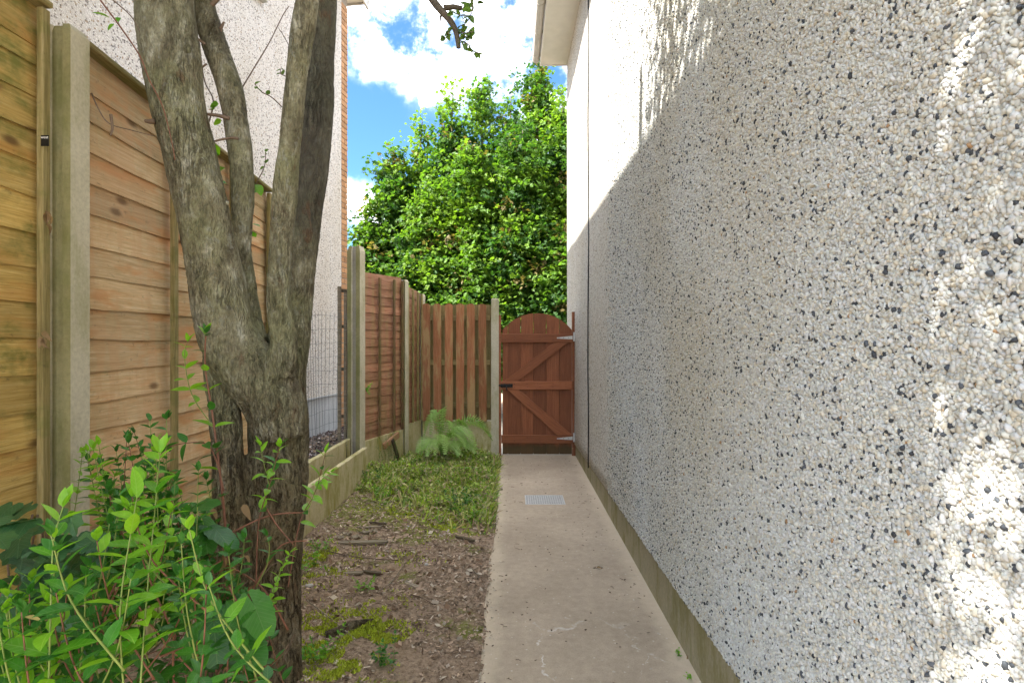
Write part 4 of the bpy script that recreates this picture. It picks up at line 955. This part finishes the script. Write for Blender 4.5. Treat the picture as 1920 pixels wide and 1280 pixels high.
# moss tufts
def blob_moss(cx, cy, rx, ry, n):
    X_ = cx+ra.normal(size=n)*rx*.5; Y_ = cy+ra.normal(size=n)*ry*.5; return X_, Y_
XX = []; YY = []
for (px, py, rx, ry, n) in ((590, 1065, .22, .35, 5000), (600, 1200, .22, .22, 7000), (700, 1190, .18, .14, 3500), (640, 1260, .15, .15, 3000), (840, 985, .22, .25, 3500), (740, 1045, .25, .2, 700), (760, 960, .35, .25, 3000), (700, 1140, .2, .2, 800)):
    d = 1.46*F/(py-640); a, b_ = blob_moss((px-960)*d/F, d, rx, ry, n); XX.append(a); YY.append(b_)
XX = np.concatenate(XX); YY = np.concatenate(YY); dn = np.array([mn.noise(Vector((a*9, b_*9, 2))) for a, b_ in zip(XX, YY)]); k_ = (XX < -.2) & (XX > -1.5) & (dn > .02); XX = XX[k_]; YY = YY[k_]
C = np.c_[XX, YY, bz(XX, YY)+.002]; n = len(C)
cols = np.array([[.44, .50, .06]])*(.5+.9*ra.rand(n, 1)); 
o = link('moss', cloud_mesh('moss', C, 1, cols, [(0, -.25, 0), (0, .25, 0), (.3, 0, 1)], [(0, 1, 2)], herb_mat, ra, size=.016, updown=-.6)); tag(o, 'yellow-green moss patches on the brown soil beside the trunk', 'moss', kind='stuff')
# ground cover
n = 60000; X_ = ra.uniform(-1.5, -.15, n); Y_ = ra.uniform(4.35, 7.35, n)
dn = np.array([mn.noise(Vector((a*2.6, b_*2.6, 1)))+.5*mn.noise(Vector((a*7, b_*7, 1))) for a, b_ in zip(X_, Y_)])
edge_ = 4.30+np.clip((-.28-X_), 0, 1.3)*.75+.25*dn
k_ = (ra.rand(n) < np.clip((Y_-edge_)/.9, 0, 1)**1.3) & (dn+.25*(ra.rand(n)-.5) > -.22) & (X_ < -.16-.0*Y_); X_ = X_[k_]; Y_ = Y_[k_]; dn = dn[k_]; n = len(X_)
hh = (.02+.15*np.clip(dn+.35, 0, 1))*ra.rand(n)**.7*np.clip((Y_-edge_[k_])*4+.3, .3, 1.1)*np.clip((-.10-X_)*6, .4, 1)
C = np.c_[X_, Y_, bz(X_, Y_)+hh]; t = ra.rand(n, 1)
cols = np.where(t < .35, np.array([[.34, .46, .07]]), np.where(t < .58, np.array([[.20, .34, .08]]), np.where(t < .86, np.array([[.52, .52, .26]]), np.array([[.44, .34, .24]]))))*(.6+.7*ra.rand(n, 1))
hb2 = ra.rand(n) < .45
blade_shape = [(0, -.06, 0), (0, .06, 0), (.6, .05, .03), (1, 0, -.12), (.6, -.05, .03)]
o = link('ground_cover', cloud_mesh('ground_cover', C[~hb2], 1, cols[~hb2], small_shape, small_faces, herb_mat, ra, size=.034, updown=-.2))
Cb = C[hb2].copy(); Cb[:, 2] -= hh[hb2]*.6
ob_ = link('grass', cloud_mesh('grass', Cb, 1, cols[hb2]*np.array([1.15, 1.1, 1.1]), blade_shape, [(0, 1, 2), (0, 2, 4), (4, 2, 3)], herb_mat, ra, size=.085, updown=-1.5)); tag(ob_, 'thin pale grass blades standing among the low ground cover', 'grass', kind='stuff'); tag(o, 'low pale green ground cover growing between the brown fence and the path', 'ground cover', kind='stuff')

def gp(px, py, z=.0):   # point on the bed seen at photo pixel px,py
    d = (H-z)*F/(py-640); return Vector(((px-960)*d/F, d, z))
# low weeds as plants of their own
wl = [leafmesh('leaf', .05, .024, leaf_fresh), leafmesh('leaf', .036, .02, leaf_fresh, shape='round')]
wl2 = [leafmesh('leaf', .05, .03, leaf_mid, shape='round'), leafmesh('leaf', .038, .022, leaf_mid)]
weeds = [(600, 1035, .9, wl, 'bright green seedling weed just right of the trunk near the wooden plank'), (585, 1070, 1.0, wl, 'bright leafy weed at the foot of the mossy retaining board'), (680, 1105, .7, wl, 'small green weed in the mulch left of the small wood sliver'),
 (735, 1238, .9, wl2, 'dark leafy weed on the soil near the bottom edge of the photo'), (600, 1225, 1.0, wl, 'green weed in the moss right of the trunk base'), (690, 915, 1.3, wl2, 'leafy green weed at the foot of the tall slotted post'),
 (860, 955, 1.7, wl2, 'dense dark green weed clump close to the left path edge'), (880, 972, 1.2, wl, 'bright green weed clump at the front end of the ground cover'), (735, 870, 1.5, wl2, 'leafy weed growing against the mossy gravel board'), (720, 935, 1.1, wl, 'pale sprawling weed at the front of the ground cover'), (905, 905, 1.1, wl, 'yellow-green weed along the path edge'),
 (800, 900, 1.1, wl2, 'green weed in the middle of the ground cover'), (770, 885, 1.1, wl, 'fresh green weed left of the middle of the ground cover')]
for (px, py, k, ms, lab) in weeds:
    p = gp(px, py, .02); p.z = bedz(p.x, p.y)-.004; w = Plant('weed', p, lab, 'weed', 'weeds in the bed')
    for q in range(int(5+3*k)):
        a = lr.uniform(0, 6.28); rr_ = lr.uniform(.04, .12)*k; b0 = p+Vector((math.cos(a)*rr_*.4, math.sin(a)*rr_*.4, 0)); tp_ = p+Vector((math.cos(a)*rr_, math.sin(a)*rr_, lr.uniform(.05, .13)*k))
        w.shoot([b0, (b0+tp_)/2+Vector((0, 0, .015)), tp_], ms, .0015, .026, .55+.2*k, .1)
    w.build()
n = 420; X_ = ra.uniform(-1.4, -.18, n); Y_ = 2.1+ra.rand(n)*2.6; C = np.c_[X_, Y_, bz(X_, Y_)+.012]; t = ra.rand(n, 1)
cols = np.where(t < .5, np.array([[.40, .29, .20]]), np.where(t < .8, np.array([[.22, .14, .09]]), np.array([[.55, .48, .38]])))*(.7+.5*ra.rand(n, 1))
o = link('leaf_litter', cloud_mesh('leaf_litter', C, 1, cols, [(0, 0, 0), (.5, .3, .10), (1, 0, .05), (.5, -.3, -.04)], [(0, 1, 2), (0, 2, 3)], chip_mat, ra, size=.038, updown=0)); tag(o, 'curled dry brown leaves lying over the mulch', 'leaf litter', kind='stuff')
# tiny plants at the plinth
for (x, y, lab) in ((.775, 2.50, 'tiny green weed at the foot of the wall plinth near the camera'), (.78, 2.68, 'tiny green sprout rooted in the plinth joint, farther of the two')):
    w = Plant('weed', (x, y, 0), lab, 'weed', 'weeds at the plinth')
    for q in range(4): w.shoot([Vector((x, y, 0)), Vector((x-.01+lr.uniform(-.02, .01), y+lr.uniform(-.03, .03), lr.uniform(.015, .04)))], wl, .001, .014, .35, 0)
    w.build()
# fern
fe = P(815, 845, 6.95); fe.z = .02
fern = empty('fern', fe, 0, 'large arching green fern in the corner below the vertical pale fence', 'fern')
fr = random.Random(4)
fe.x = -.84; fe.y = 6.92
fern.location = fe
def frond(az, ln, h, W, roll):
    d = Vector((math.cos(az), math.sin(az), 0)); ap = d*ln*.5+Vector((0, 0, h)); tp_ = d*ln+Vector((0, 0, h*.55))
    if fe.x+tp_.x < -1.14: return
    sp = spline([Vector((0, 0, 0)), d*ln*.14+Vector((0, 0, h*.62)), ap, d*ln*.8+Vector((0, 0, h*.88)), tp_], 4)
    mb = MB(); N_ = len(sp); mb.tube(sp, [.0035*(1-.8*i/N_) for i in range(N_)], 4)
    for i in range(3, N_-1):
        td = (sp[i+1]-sp[i]).normalized(); s0_ = td.cross(Vector((0, 0, 1))).normalized(); n0 = s0_.cross(td)
        s_ = s0_*math.cos(roll)+n0*math.sin(roll); u_ = (i-3)/(N_-4); w_ = W*min(1.0, (1-u_)*1.7+.12, .45+u_*2.5)
        for sub in (0, .5):
            p = sp[i].lerp(sp[i+1], sub)
            for sg in (-1, 1):
                e = p+s_*sg*w_+td*w_*.4+Vector((0, 0, -.12*w_)); m1 = p.lerp(e, .5)
                mb.add([p-td*.006, p+td*.006, m1+td*.007, m1-td*.004, e], [(0, 1, 2, 3), (3, 2, 4)])
    return mb.build('frond', fern_mat, fern)
for i in range(22):
    az = fr.uniform(-2.9, .35) if i % 3 else fr.uniform(-.7, .25)
    frond(az, fr.uniform(.34, .66), fr.uniform(.22, .52), fr.uniform(.075, .11), fr.choice((-1, 1))*fr.uniform(.3, .8))
for az, ln, h in ((1.6, .1, .62), (2.6, .2, .58), (-2.9, .22, .55), (-2.2, .2, .62)): frond(az, ln, h, .07, .6)
mb = MB()
for i in range(16):
    a = fr.uniform(0, 6.28); mb.tube([Vector((0, 0, 0)), Vector((math.cos(a)*.08, math.sin(a)*.08, .12)), Vector((math.cos(a)*.2, math.sin(a)*.2, .04))], .004, 4)
fe_ = 0
mb.build('dead_stalks', stem_brown, fern, True)
# twiggy creeper on the gravel board past the tall post
cp = Plant('creeper', (-1.5, 6.3, .02), 'small creeper trailing over the gravel board right of the tall slotted post', 'creeper')
for q in range(7):
    b0 = Vector((-1.47+q*.022, 6.25+q*.05, .02)); cp.shoot([b0, b0+Vector((.03, 0, .18)), b0+Vector((.0+lr.uniform(-.04, .05), -.02, .33+lr.uniform(-.05, .1)))], [wl2[1]], .002, .03, .5, .05)
cp.build()
tf = Plant('sprig', P(689, 725, 6.1), 'tiny leafy sprig poking out beside the tall slotted post at mid height', 'sprig')
tf.shoot([P(686, 728, 6.08), P(692, 724, 6.0), P(697, 716, 5.95)], wl, .002, .02, .8, 0); tf.shoot([P(686, 728, 6.08), P(690, 732, 6.0), P(692, 738, 5.95)], wl, .002, .02, .6, 0); tf.build()

# ------------------------------------------------------------------ wood scraps, stones, twigs
def scrap(name, px, py, L, W, Tk, rz, mat, label, cat, tiltx=0, rough_=.006):
    p = gp(px, py, .02); p.z = bedz(p.x, p.y)+Tk*.5+.006
    vs = []; fs = []; n = 8
    for i in range(n+1):
        x = L*(i/n-.5); tp_ = min(1, (i+.6)/2, (n-i+.8)/2); w = W/2*tp_*(1+.15*mn.noise(Vector((i*.9, px, 0)))); w2 = W/2*tp_*(1+.15*mn.noise(Vector((i*.9, px, 9)))); zz = rough_*mn.noise(Vector((i*.5, py, 0)))
        vs += [(x, -w, -Tk/2+zz), (x, w2, -Tk/2+zz), (x, w2*.93, Tk/2+zz), (x, -w*.93, Tk/2+zz)]
    for i in range(n):
        for k in range(4): a = i*4; fs.append((a+k, a+(k+1) % 4, a+4+(k+1) % 4, a+4+k))
    fs += [(3, 2, 1, 0), (n*4, n*4+1, n*4+2, n*4+3)]
    o = link(name, mk(name, vs, fs, mat), None, p, (tiltx, 0, rz)); tag(o, label, cat, 'scraps of wood on the bed'); return o
scrap('wood_plank', 680, 1019, .36, .055, .014, .09, greywood, 'longest pale flat wood offcut lying on the soil near the retaining board', 'wood offcut')
scrap('wood_plank', 872, 1010, .17, .028, .016, -.55, darkwood, 'dark wood offcut close to the left edge of the path', 'wood offcut')
scrap('wood_plank', 663, 1070, .12, .032, .012, .12, greywood, 'short light tan wood piece in the mulch below the long offcut', 'wood offcut')
scrap('wood_plank', 697, 1066, .13, .03, .015, -.3, darkwood, 'short dark wood piece right beside the light tan one', 'wood offcut')
scrap('wood_plank', 772, 1094, .12, .026, .011, -.65, greywood, 'pointed tan wood sliver in the middle of the mulch', 'wood offcut')
scrap('wood_plank', 708, 984, .15, .018, .012, -.3, darkwood, 'thin dark wood strip above the long pale offcut', 'wood offcut')
scrap('wood_plank', 690, 991, .2, .02, .01, .1, greywood, 'narrow curved pale bark strip above the long offcut', 'bark strip')
for i, (px, py, s_) in enumerate(((650, 1005, .05), (668, 1008, .06), (683, 1000, .05), (700, 995, .045), (636, 1012, .05))):
    scrap('bark_piece', px, py, s_*1.5, s_, .006, lr.uniform(-1, 1), greywood, ['pale curled bark flake nearest the retaining board, left of the others', 'large pale bark flake lying above the left end of the long offcut', 'pale bark flake in the middle of the flake cluster', 'pale bark flake at the right of the flake cluster', 'leftmost pale bark flake beside the green seedling'][i], 'bark flake', 0, .02)
o = tube('branch_log', [gp(612, 1192, .0)+Vector((0, 0, .0)), gp(640, 1180, .02), gp(665, 1170, .03), gp(700, 1163, .02)], [.024, .022, .02, .012], bark, None, 12); tag(o, 'grey half-buried branch stub lying in the moss right of the trunk', 'branch')
for (a, b_, c_, r_, lab) in (((760, 1050), (735, 1085), (708, 1108), .003, 'long straight pale twig in the mulch pointing to the path'), ((575, 1130), (620, 1160), (668, 1200), .003, 'long reddish twig lying across the moss by the trunk'), ((612, 1038), (670, 1042), (748, 1046), .003, 'thin dark twig below the long pale offcut'), ((770, 1115), (790, 1122), (812, 1132), .003, 'thin dark twig near the pointed sliver'), ((878, 1060), (888, 1066), (900, 1076), .004, 'short tan twig against the path edge')):
    mp = [gp(*q, .02) for q in (a, b_, c_)]
    for q in mp: q.z = bedz(q.x, q.y)+.012
    tag(tube('twig', spline(mp, 5), r_, stem_brown if 'dark' in lab else greywood, None, 5), lab, 'twig', 'twigs on the bed')
def pebble(px, py, s_, lab, z=.0):
    p = gp(px, py, .01); p.z = (bedz(p.x, p.y) if p.x < -.14 else z)+s_*.4
    bm = bmesh.new(); bmesh.ops.create_icosphere(bm, subdivisions=2, radius=s_)
    for v in bm.verts: v.co = Vector((v.co.x*1.2, v.co.y, v.co.z*.6))*(1+.35*mn.noise(v.co/s_*1.1+Vector((px, 0, 0))))
    m_ = bpy.data.meshes.new('stone'); bm.to_mesh(m_); bm.free(); m_.materials.append(stonem); tag(link('stone', m_, None, p), lab, 'stone', 'stones on the bed')
pebble(800, 1056, .013, 'bluish pale stone on the brown soil in the middle of the bed'); pebble(838, 1054, .008, 'small white stone right of the bluish stone'); pebble(734, 862, .035, 'grey stone lying among the weeds by the mossy gravel board'); pebble(580, 1107, .02, 'grey flat stone at the edge of the moss')
pebble(766, 985, .012, 'small pale stone between the ground cover and the offcuts')
# crumbled plaster crumb and debris on the path
o = scrap('wood_plank', 930, 915, .13, .03, .015, .05, greywood, 'pale wood chip lying on the left edge of the path', 'wood chip'); o.location.z = .012
cr = random.Random(8); mb = MB(); mbd = MB()
for i in range(110):
    y = 2.0+cr.random()**1.3*5.2; x = cr.choice((cr.uniform(-.1, .75), cr.uniform(.5, .77), cr.uniform(-.12, .1))); L = cr.uniform(.008, .035) if i % 6 else cr.uniform(.04, .075); a = cr.uniform(0, 3.14)
    p0 = Vector((x, y, .003)); p1 = p0+Vector((math.cos(a)*L, math.sin(a)*L, .001)); pm_ = (p0+p1)/2+Vector((cr.uniform(-.25, .25)*L, cr.uniform(-.25, .25)*L, .003)); (mb if i % 3 else mbd).tube([p0, pm_, p1], cr.uniform(.0008, .0022), 4)
o = mb.build('path_debris', stem_brown); tag(o, 'tiny brown twigs and stalks scattered on the concrete path', 'debris', kind='stuff')
n = 500; X_ = np.r_[ra.uniform(-.12, .78, 300), ra.normal(-.12, .035, 200)]; Y_ = ra.uniform(2, 7.3, n); Lc = ra.uniform(.003, .009, n); th = ra.uniform(0, 6.28, n); V = np.empty((n, 4, 3))
for i, (a, b_) in enumerate(((-1, -1), (1, -.7), (.85, 1), (-1, .8))): V[:, i, 0] = X_+Lc*(a*np.cos(th)-b_*np.sin(th)*.6); V[:, i, 1] = Y_+Lc*(a*np.sin(th)+b_*np.cos(th)*.6); V[:, i, 2] = .004+.001*i
cc = np.where(ra.rand(n, 1) < .6, np.array([[.10, .07, .05]]), np.array([[.45, .40, .33]])); o = link('leaf_litter', npmesh('leaf_litter', V.reshape(-1, 3), np.arange(n*4).reshape(-1, 4), chip_mat, False, np.repeat(cc, 4, 0))); tag(o, 'specks of dry leaf litter on the path', 'leaf litter', kind='stuff')
for (px, py, lab) in ((1117, 1066, 'small curled dead leaf in the middle of the path'), (1290, 1232, 'curled reddish dead leaf against the plinth near the camera'), (1078, 838, 'dark dead leaf caught at the gate hinge post')):
    p = gp(px, py) if py > 900 else Vector((.77, 7.30, .10)); L_ = Plant('dead_leaf', p, lab, 'dead leaf', None); dl = leafmesh('blade', .035, .022, leaf_dead, .9, .5)
    for q in range(3): link('blade', dl, L_.e, (lr.uniform(-.01, .01), lr.uniform(-.01, .01), .006), (lr.uniform(-.4, .4), lr.uniform(-.4, .2), lr.uniform(0, 6)), (.8, .8, .8))

# sawn stub beside the trunk
st = empty('branch_stub', P(440, 1250, 2.25), 0, 'sawn-off pale branch stub leaning at the foot of the trunk', 'branch stub')
tube('stub_wood', [Vector((-.02, 0, -.14)), Vector((.0, -.01, -.05)), Vector((.03, -.03, .03))], [.026, .022, .024], greywood, st, 12)

# ------------------------------------------------------------------ foreground shrub, ivy, bramble
lf = [leafmesh('leaf', .068, .027, leaf_fresh, .3, .25), leafmesh('leaf', .076, .033, leaf_fresh, .25, .15), leafmesh('leaf', .060, .029, leaf_fresh, .2, .35)]
lmid = [leafmesh('leaf', .066, .029, leaf_mid, .3, .25), leafmesh('leaf', .056, .028, leaf_mid, .25, .15)]
sb = Plant('shrub', (-1.15, 1.35, .02), 'leafy bright green shrub with paired narrow leaves and reddish stems in the lower left corner', 'shrub')
def sh(pp, ms, lsc=1., r=.0025, gap=.038, start=.2, mat=None, **kw):
    sb.shoot([P(x, y, d) for x, y, d in pp], ms, r, gap, lsc, start, mat, **kw)
sr = random.Random(17)
# tall shoots traced from the picture
sh([(430, 1130, 1.80), (420, 960, 1.85), (400, 790, 1.9), (385, 690, 1.9), (386, 625, 1.88)], lmid+lf[:1], 1.2, .005, .085, .35, stem_red)
sh([(400, 800, 1.9), (360, 740, 1.85), (346, 670, 1.82), (352, 640, 1.8)], lf, .85, .002, .05, .2)
sh([(420, 920, 1.85), (395, 840, 1.85), (350, 830, 1.8), (270, 850, 1.8), (215, 860, 1.8)], lmid, .95, .0025, .06, .15, stem_red)
sh([(480, 1100, 1.7), (485, 980, 1.75), (505, 910, 1.75), (524, 838, 1.72)], lmid+lf, 1.0, .0025, .05, .45, stem_red)
sh([(505, 910, 1.75), (495, 870, 1.72), (488, 835, 1.7)], lf, .8, .0015, .04, .1)
sh([(540, 1100, 1.8), (562, 980, 1.85), (592, 920, 1.85), (610, 850, 1.82)], lf+lmid, .9, .002, .05, .4, stem_red)
sh([(580, 950, 1.85), (598, 905, 1.83), (622, 885, 1.8)], lf, .8, .0015, .04, .1)
sh([(420, 1240, 1.6), (440, 1120, 1.6), (455, 1050, 1.6), (458, 1010, 1.6)], lmid, .9, .002, .045, .4)
sh([(500, 1180, 1.6), (512, 1110, 1.6), (530, 1060, 1.6), (545, 1035, 1.6)], lf, .6, .0018, .022, .2)
sh([(480, 1100, 1.65), (500, 1060, 1.65), (505, 1025, 1.65), (500, 1005, 1.65)], lmid, .9, .002, .04, .3)
sh([(260, 1330, 1.0), (275, 1120, 1.05), (290, 960, 1.1), (300, 850, 1.15)], lf, 1.05, .0019, .05, .15)
sh([(235, 1330, 1.0), (225, 1150, 1.0), (245, 1000, 1.05), (262, 905, 1.1)], lf, 1.15, .0019, .05, .15)
sh([(90, 1330, .95), (95, 1150, .95), (100, 1020, .98), (118, 950, 1.0)], lf, 1.0, .0019, .05, .15)
# generated thicket
for i in range(64):
    x = sr.uniform(-40, 430); top = {0: 1090, 1: 1000, 2: 915, 3: 950, 4: 1010}[min(4, max(0, int(x/95)))]+abs(sr.gauss(0, 75)); d = sr.uniform(.95, 1.7)
    if x < 130: d = sr.uniform(.9, 1.25)
    lean = sr.uniform(-130, 130); xb = x-lean*1.4; yb = top+sr.uniform(180, 330)
    ms = lf if sr.random() < .28 else lmid; 
    sh([(xb, yb, d+.05), (x-lean*.4, (top+yb)/2, d+.02), (x, top, d)], ms, sr.uniform(.75, 1.05)*(d/1.2)**.4, .0022, .045, .05, stem_green if sr.random() < .7 else stem_red)
for i in range(46):
    x = sr.uniform(150, 400); top = sr.uniform(775, 960) if x < 340 else sr.uniform(860, 1020); d = sr.uniform(1.45, 1.85); lean = sr.uniform(-90, 60)
    sh([(x-lean, top+230, d), (x-lean*.4, top+110, d), (x, top, d)], lmid if sr.random() < .7 else lf, sr.uniform(.7, 1.0), .002, .042, .05, stem_green if sr.random() < .6 else stem_red)
for i in range(30):   # lower mat, in behind
    x = sr.uniform(-40, 500); top = sr.uniform(1080, 1260); d = sr.uniform(1.3, 1.9); lean = sr.uniform(-80, 80)
    sh([(x-lean, top+200, d), (x-lean*.4, top+90, d), (x, top, d)], lmid, sr.uniform(.8, 1.1), .002, .04, .0, stem_red)
# bare reddish stems
for pp in ([(110, 1400, 1.15), (160, 1250, 1.2), (200, 1130, 1.25), (225, 1080, 1.3)], [(150, 1400, 1.15), (175, 1250, 1.15), (200, 1150, 1.2), (222, 1100, 1.2)], [(-20, 1145, 1.2), (60, 1150, 1.25), (110, 1150, 1.3), (175, 1110, 1.35)],
           [(380, 1030, 1.7), (450, 990, 1.75), (510, 965, 1.8), (575, 960, 1.85)], [(470, 1110, 1.7), (500, 1060, 1.75), (530, 1020, 1.8), (575, 1013, 1.8)], [(498, 950, 1.8), (520, 985, 1.78), (550, 1020, 1.75)],
           [(300, 1400, 1.4), (350, 1300, 1.45), (400, 1220, 1.5), (470, 1190, 1.55)], [(360, 1400, 1.4), (400, 1280, 1.5), (430, 1230, 1.6), (520, 1160, 1.6)], [(540, 1180, 1.8), (490, 1100, 1.8), (410, 1050, 1.8)], [(330, 1340, 1.5), (325, 1200, 1.5), (350, 1100, 1.5), (415, 1050, 1.55)], [(380, 1400, 1.5), (420, 1300, 1.5), (430, 1180, 1.5)], [(300, 1230, 1.5), (380, 1200, 1.55), (450, 1195, 1.6)]):
    sp = spline([P(*q) for q in pp], 7); sb.stem(sp, [.0036*(1-.5*i/len(sp)) for i in range(len(sp))], stem_red)
for i in range(40):
    x = sr.uniform(250, 500); y = sr.uniform(1080, 1330); d = sr.uniform(1.5, 2.0); a = P(x, y, d); b_ = a+Vector((sr.uniform(-.25, .25), sr.uniform(-.1, .1), sr.uniform(-.05, .3)))
    sb.stem([a, (a+b_)/2+Vector((sr.uniform(-.03, .03), 0, .02)), b_], .0018, stem_red if i % 2 else stem_brown, 4)
dl = [leafmesh('leaf', .05, .022, leaf_dead, .8, .5)]
for i in range(42): x = sr.gauss(420, 35); y = sr.gauss(1120, 75); sb.leaf(dl[0], P(x, y, sr.uniform(1.7, 1.95)), Vector((sr.uniform(-.6, .6), sr.uniform(-.5, .3), sr.uniform(-1, -.1))), sr.uniform(.7, 1.2), sr.uniform(-1, 1))
sb.leaf(leafmesh('leaf', .03, .012, plain('yellow_leaf', (.55, .42, .16))), P(46, 1155, .98), Vector((1, 0, -.1)), 1.0)
sb.build(300)
iv = Plant('ivy', (-1.45, 1.6, .05), 'dark glossy ivy climbing at the far left below the mossy panel', 'ivy')
for i in range(95):
    x = sr.uniform(-60, 190); y = sr.uniform(960, 1200) if x > 60 else sr.uniform(945, 1230); d = sr.uniform(1.15, 1.5)
    iv.leaf(sr.choice(ivy), P(x, y, d), Vector((sr.uniform(-.8, .9), -.55, sr.uniform(-.9, .1))), sr.uniform(.62, 1.0), sr.uniform(-.9, .9))
for (x, y) in ((20, 985), (55, 975), (60, 945), (25, 945), (100, 1015), (30, 1030)): iv.leaf(ivy[1], P(x, y, 1.5), Vector((sr.uniform(-.5, .8), -.5, -.3)), 1.0, 0)
for i in range(10):
    x = sr.uniform(-30, 180); sp = spline([P(x+sr.uniform(-40, 40), 1420, 1.6), P(x, 1200, 1.6), P(x+sr.uniform(-50, 50), 960+sr.uniform(0, 80), 1.58)], 6); iv.stem(sp, .003, stem_brown)
iv.build(300)
bb = Plant('bramble', (-.85, 1.65, .05), 'bramble with broad serrated green leaves in front of the trunk base', 'bramble')
for (x, y, d, dx, dz, k) in ((470, 1120, 1.5, .7, -.8, 1.15), (440, 1135, 1.52, .9, -.5, 1.1), (455, 1190, 1.5, .5, -.25, 1.1), (435, 1180, 1.5, -.8, -.35, .75), (400, 1100, 1.55, -.7, .3, 1.1), (350, 950, 1.6, .9, .3, 1.2), (335, 940, 1.62, -.6, .5, 1.0), (395, 985, 1.6, .9, -.3, 1.15), (380, 975, 1.6, .5, -.8, 1.0), (400, 1150, 1.5, .3, -.9, 1.3), (380, 1130, 1.5, -.8, -.6, 1.1)):
    bb.leaf(bram, P(x, y, d), Vector((dx, -.45, dz)), k, sr.uniform(-.3, .3))
for pp in ([(520, 1400, 1.6), (500, 1260, 1.6), (470, 1180, 1.52), (430, 1100, 1.52)], [(420, 1400, 1.6), (400, 1200, 1.6), (390, 1050, 1.6), (340, 940, 1.6)]):
    bb.stem(spline([P(*q) for q in pp], 6), .003, stem_red)
bb.build(300)
# dead leaves and stalks caught at the first post
for (x, y, d, lab) in ((88, 410, 1.98, 'withered leaf caught beside the first concrete post'), (80, 620, 1.97, 'dry leaf cluster hanging on the batten of the nearest panel')):
    p = P(x, y, d); L_ = Plant('dead_leaf', p, lab, 'dead leaf'); dlm = leafmesh('blade', .045, .02, leaf_dead, .9, .5)
    for q in range(4): link('blade', dlm, L_.e, (lr.uniform(-.008, .008), 0, lr.uniform(-.03, .03)), (lr.uniform(-1, 1), lr.uniform(.6, 1.8), lr.uniform(0, 3)), (.9, .9, .9))
# small printed tag
tg = empty('label_tag', P(85, 268, 2.0), 0, 'small dark printed tag stapled to the mossy batten left of the first post', 'label')
tx_ = bpy.data.curves.new('lettering', 'FONT'); tx_.body = 'west'; tx_.size = .0135; tx_.extrude = .0003; tx_.align_x = 'CENTER'; tx_.align_y = 'CENTER'
tx_.materials.append(plain('white_print', (.8, .8, .8), .6, 0, .3, 0)); tmp = bpy.data.objects.new('tmp', tx_); COL.objects.link(tmp); bpy.context.view_layer.update(); mt_ = bpy.data.meshes.new_from_object(tmp.evaluated_get(bpy.context.evaluated_depsgraph_get())); bpy.data.objects.remove(tmp); to = bpy.data.objects.new('lettering', mt_); COL.objects.link(to); to.parent = tg; to.location = (0, -.004, .018); to.rotation_euler = (R(90), 0, 0)
box('tag_plate', (-.014, -.003, -.012), (.014, 0, .026), blackmetal, tg, .001)
